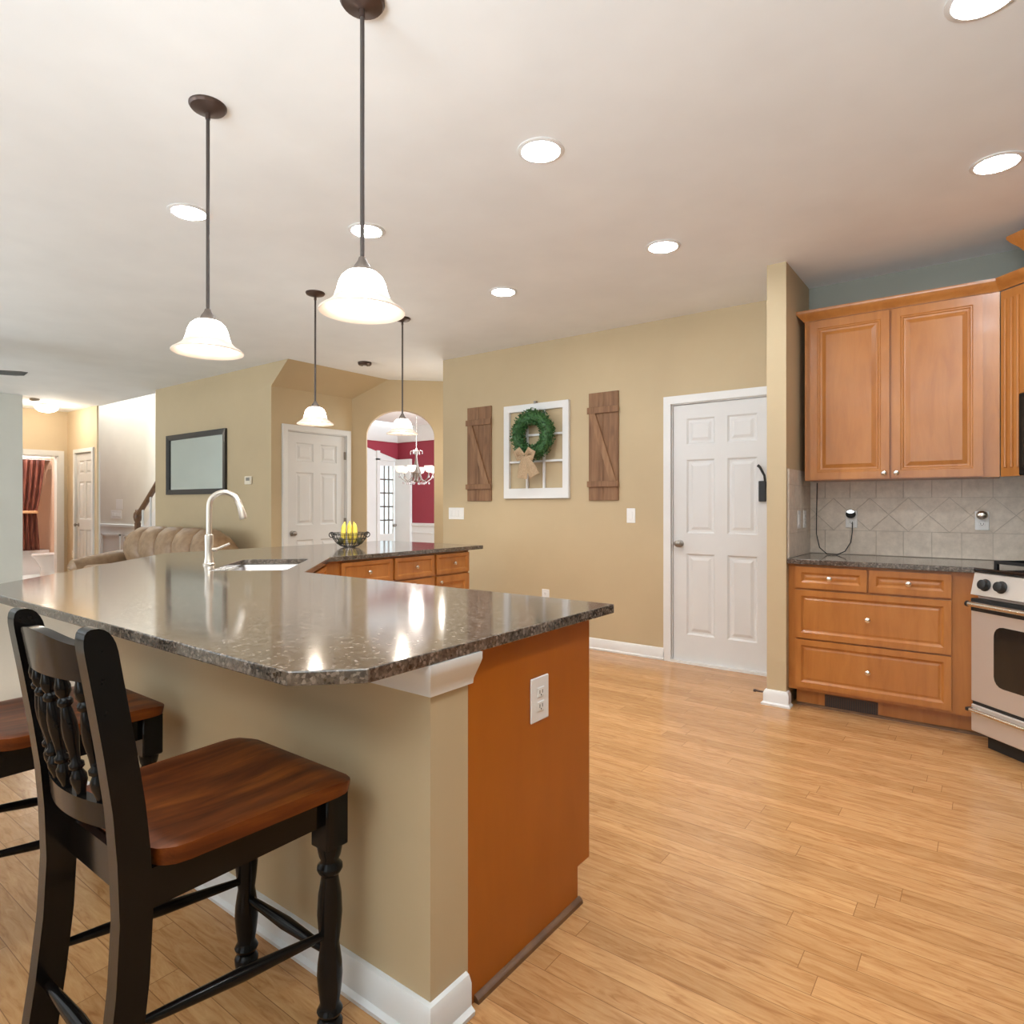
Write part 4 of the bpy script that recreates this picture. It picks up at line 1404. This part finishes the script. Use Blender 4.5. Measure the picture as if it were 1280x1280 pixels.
# bathroom
e = thing('bathtub', 'white bathtub below the brown curtain in the bathroom', 'bathtub', (-14.2, 3.0, .012))
m = MB()
m.loops([[(-.62, -.75, 0), (.55, -.75, 0), (.55, 1.2, 0), (-.62, 1.2, 0)], [(-.62, -.75, .40), (.57, -.75, .40), (.57, 1.2, .40), (-.62, 1.2, .40)], [(-.62, -.75, .43), (.57, -.75, .43), (.57, 1.2, .43), (-.62, 1.2, .43)], [(-.54, -.67, .43), (.48, -.67, .43), (.48, 1.1, .43), (-.54, 1.1, .43)], [(-.45, -.55, .10), (.40, -.55, .10), (.40, .95, .10), (-.45, .95, .10)]])
m.build('shell', 'ceramic', e, smooth=False)
MB().lathe([(0, 0), (.02, 0), (.016, .09), (0, .092)], (-.58, .2, .62), 12, 'X', cap=False).build('tub_spout', 'nickel', e)
e = thing('shower_curtain', 'brown and red striped shower curtain gathered by a gold tieback in the bathroom', 'curtain', (-13.55, 3.8, .45))
m = MB()
rows = []
for j in range(21):
    t_ = j / 20
    z_ = 1.60 * t_
    if t_ < .42:
        f = .325 + .045 * (1 - t_ / .42)
    else:
        f = .325 + .125 * ((t_ - .42) / .58) ** .75
    wdt = f
    row = []
    for i in range(41):
        u = i / 40
        row.append((.05 + .035 * math.sin(u * math.pi * 13) * (1 if abs(t_ - .42) > .05 else .5), -.25 + (wdt + .10) * u, z_))
    rows.append(row)
m.loops(rows, False, False, False)
o = m.build('drape', 'curtain', e)
so = o.modifiers.new('cloth_thickness', 'SOLIDIFY')
so.thickness = .004
MB().box(0.0, .10, -.26, .18, .65, .70, .01).build('tieback', 'gold', e)
tag(MB().tube([(-13.5, 2.22, 2.075), (-13.5, 4.21, 2.075)], .013, 10).build('curtain_rod', 'nickel'), 'metal rod carrying the shower curtain across the bathroom', 'curtain rod')
e = thing('toilet', 'white toilet standing right of the curtain, partly hidden by the door casing', 'toilet', (-12.58, 3.90, .012))
m = MB()
m.lathe([(.11, 0), (.115, .02), (.095, .10), (.10, .2), (.15, .32), (.185, .385), (.185, .40)], (0, -.02, 0), 24, cap=True, sy=1.3)
m.build('bowl', 'ceramic', e)
MB().lathe([(.19, .402), (.195, .41), (.19, .43), (.10, .44), (0, .44)], (0, -.02, 0), 24, cap=True, sy=1.3).build('seat_lid', 'ceramic', e)
MB().box(-.20, .20, .14, .31, .36, .74, .03, 3).build('tank', 'ceramic', e)
point('bath_fill', (-12.9, 3.2, 2.5), 45, (1, .97, .93), .15)  # unseen light added to brighten the bathroom

# =================================================================== DINING ROOM
e = thing('chandelier', 'crystal chandelier with glowing glass cups hanging in the dining room behind the arch', 'chandelier', (-7.0, 6.9, CEIL))
MB().tube([(0, 0, 0), (0, 0, -.66)], .006, 8).build('chain', 'nickel', e)
MB().lathe([(0, 0), (.06, 0), (.05, -.03), (0, -.04)], n=18, cap=False).build('canopy', 'nickel', e)
MB().lathe([(0, -.62), (.02, -.64), (.035, -.68), (.015, -.74), (.02, -.80), (.03, -.86), (.05, -.93), (.07, -1.0), (.04, -1.06), (.03, -1.12), (0, -1.15)], n=16, cap=False).build('stem', 'pewter', e)
for k in range(4):
    a = 2 * math.pi * k / 4 + .3
    ca, sa = math.cos(a), math.sin(a)
    MB().tube([(.02 * ca, .02 * sa, -.72), (.06 * ca, .06 * sa, -.66), (.10 * ca, .10 * sa, -.67), (.10 * ca, .10 * sa, -.72)], .008, 8).build('upper_scroll', 'crystal', e)
for k in range(6):
    a = 2 * math.pi * k / 6
    ca, sa = math.cos(a), math.sin(a)
    arm = MB().tube([(r_ * ca, r_ * sa, z_) for r_, z_ in ((.04, -.98), (.09, -1.10), (.16, -1.14), (.23, -1.09), (.26, -1.02), (.26, -.99))], .008, 8).build('arm', 'pewter', e)
    MB().lathe([(.02, -1.0), (.045, -.985), (.06, -.95), (.068, -.90), (.062, -.90), (.052, -.945), (.02, -.985)], (.26 * ca, .26 * sa, 0), 16, cap=False).build('glass_cup', 'chandglow', arm)
    m = MB()
    for r_, z_ in ((.26, -1.06), (.20, -1.155), (.12, -1.16)):
        m.sphere((r_ * ca, r_ * sa, z_), .016, 8, (.8, .8, 1.5))
    m.build('crystal_drops', 'crystal', arm)
point('passage_fill', (-4.66, 5.06, 1.75), 9, (1, .95, .86), .08)  # hidden light added to lift the pantry door and arch wall
point('chandelier_lamp', (-7.0, 6.9, CEIL - .55), 7, (1, .9, .82), .1)
# glazed door with transom in the dining room's left wall
e = thing('door_4', '', '', (-9.25, 8.33, 0), R(90))
del e['label'], e['category']
struct(e)
m = MB()
m.box(-.195, .195, .0, .04, 0, .70)
m.box(-.195, .195, .0, .04, 2.0, 2.10)
for s in (-1, 1):
    a, b = sorted((s * .195, s * .165))
    m.box(a, b, 0, .04, .7, 2.0)
m.build('door_slab', 'white', e, smooth=False)
m = MB()
for x_ in (-.055, .055):
    m.box(x_ - .012, x_ + .012, .0, .02, .7, 2.0)
for z_ in (.96, 1.22, 1.48, 1.74):
    m.box(-.165, .165, .0, .02, z_ - .014, z_ + .014)
m.build('muntins', 'pewter', e, smooth=False)
MB().box(-.165, .165, .015, .022, .7, 2.0).build('pane', 'glass', e, smooth=False)
knob_mb().xf(Matrix.Translation((.175, 0, .86))).build('door_knob', 'pewter', e)
area('daylight_front_door', (-9.9, 8.33, 1.5), (-8.0, 8.0, 1.4), .5, 1.5, 14, (.9, .97, 1.0))
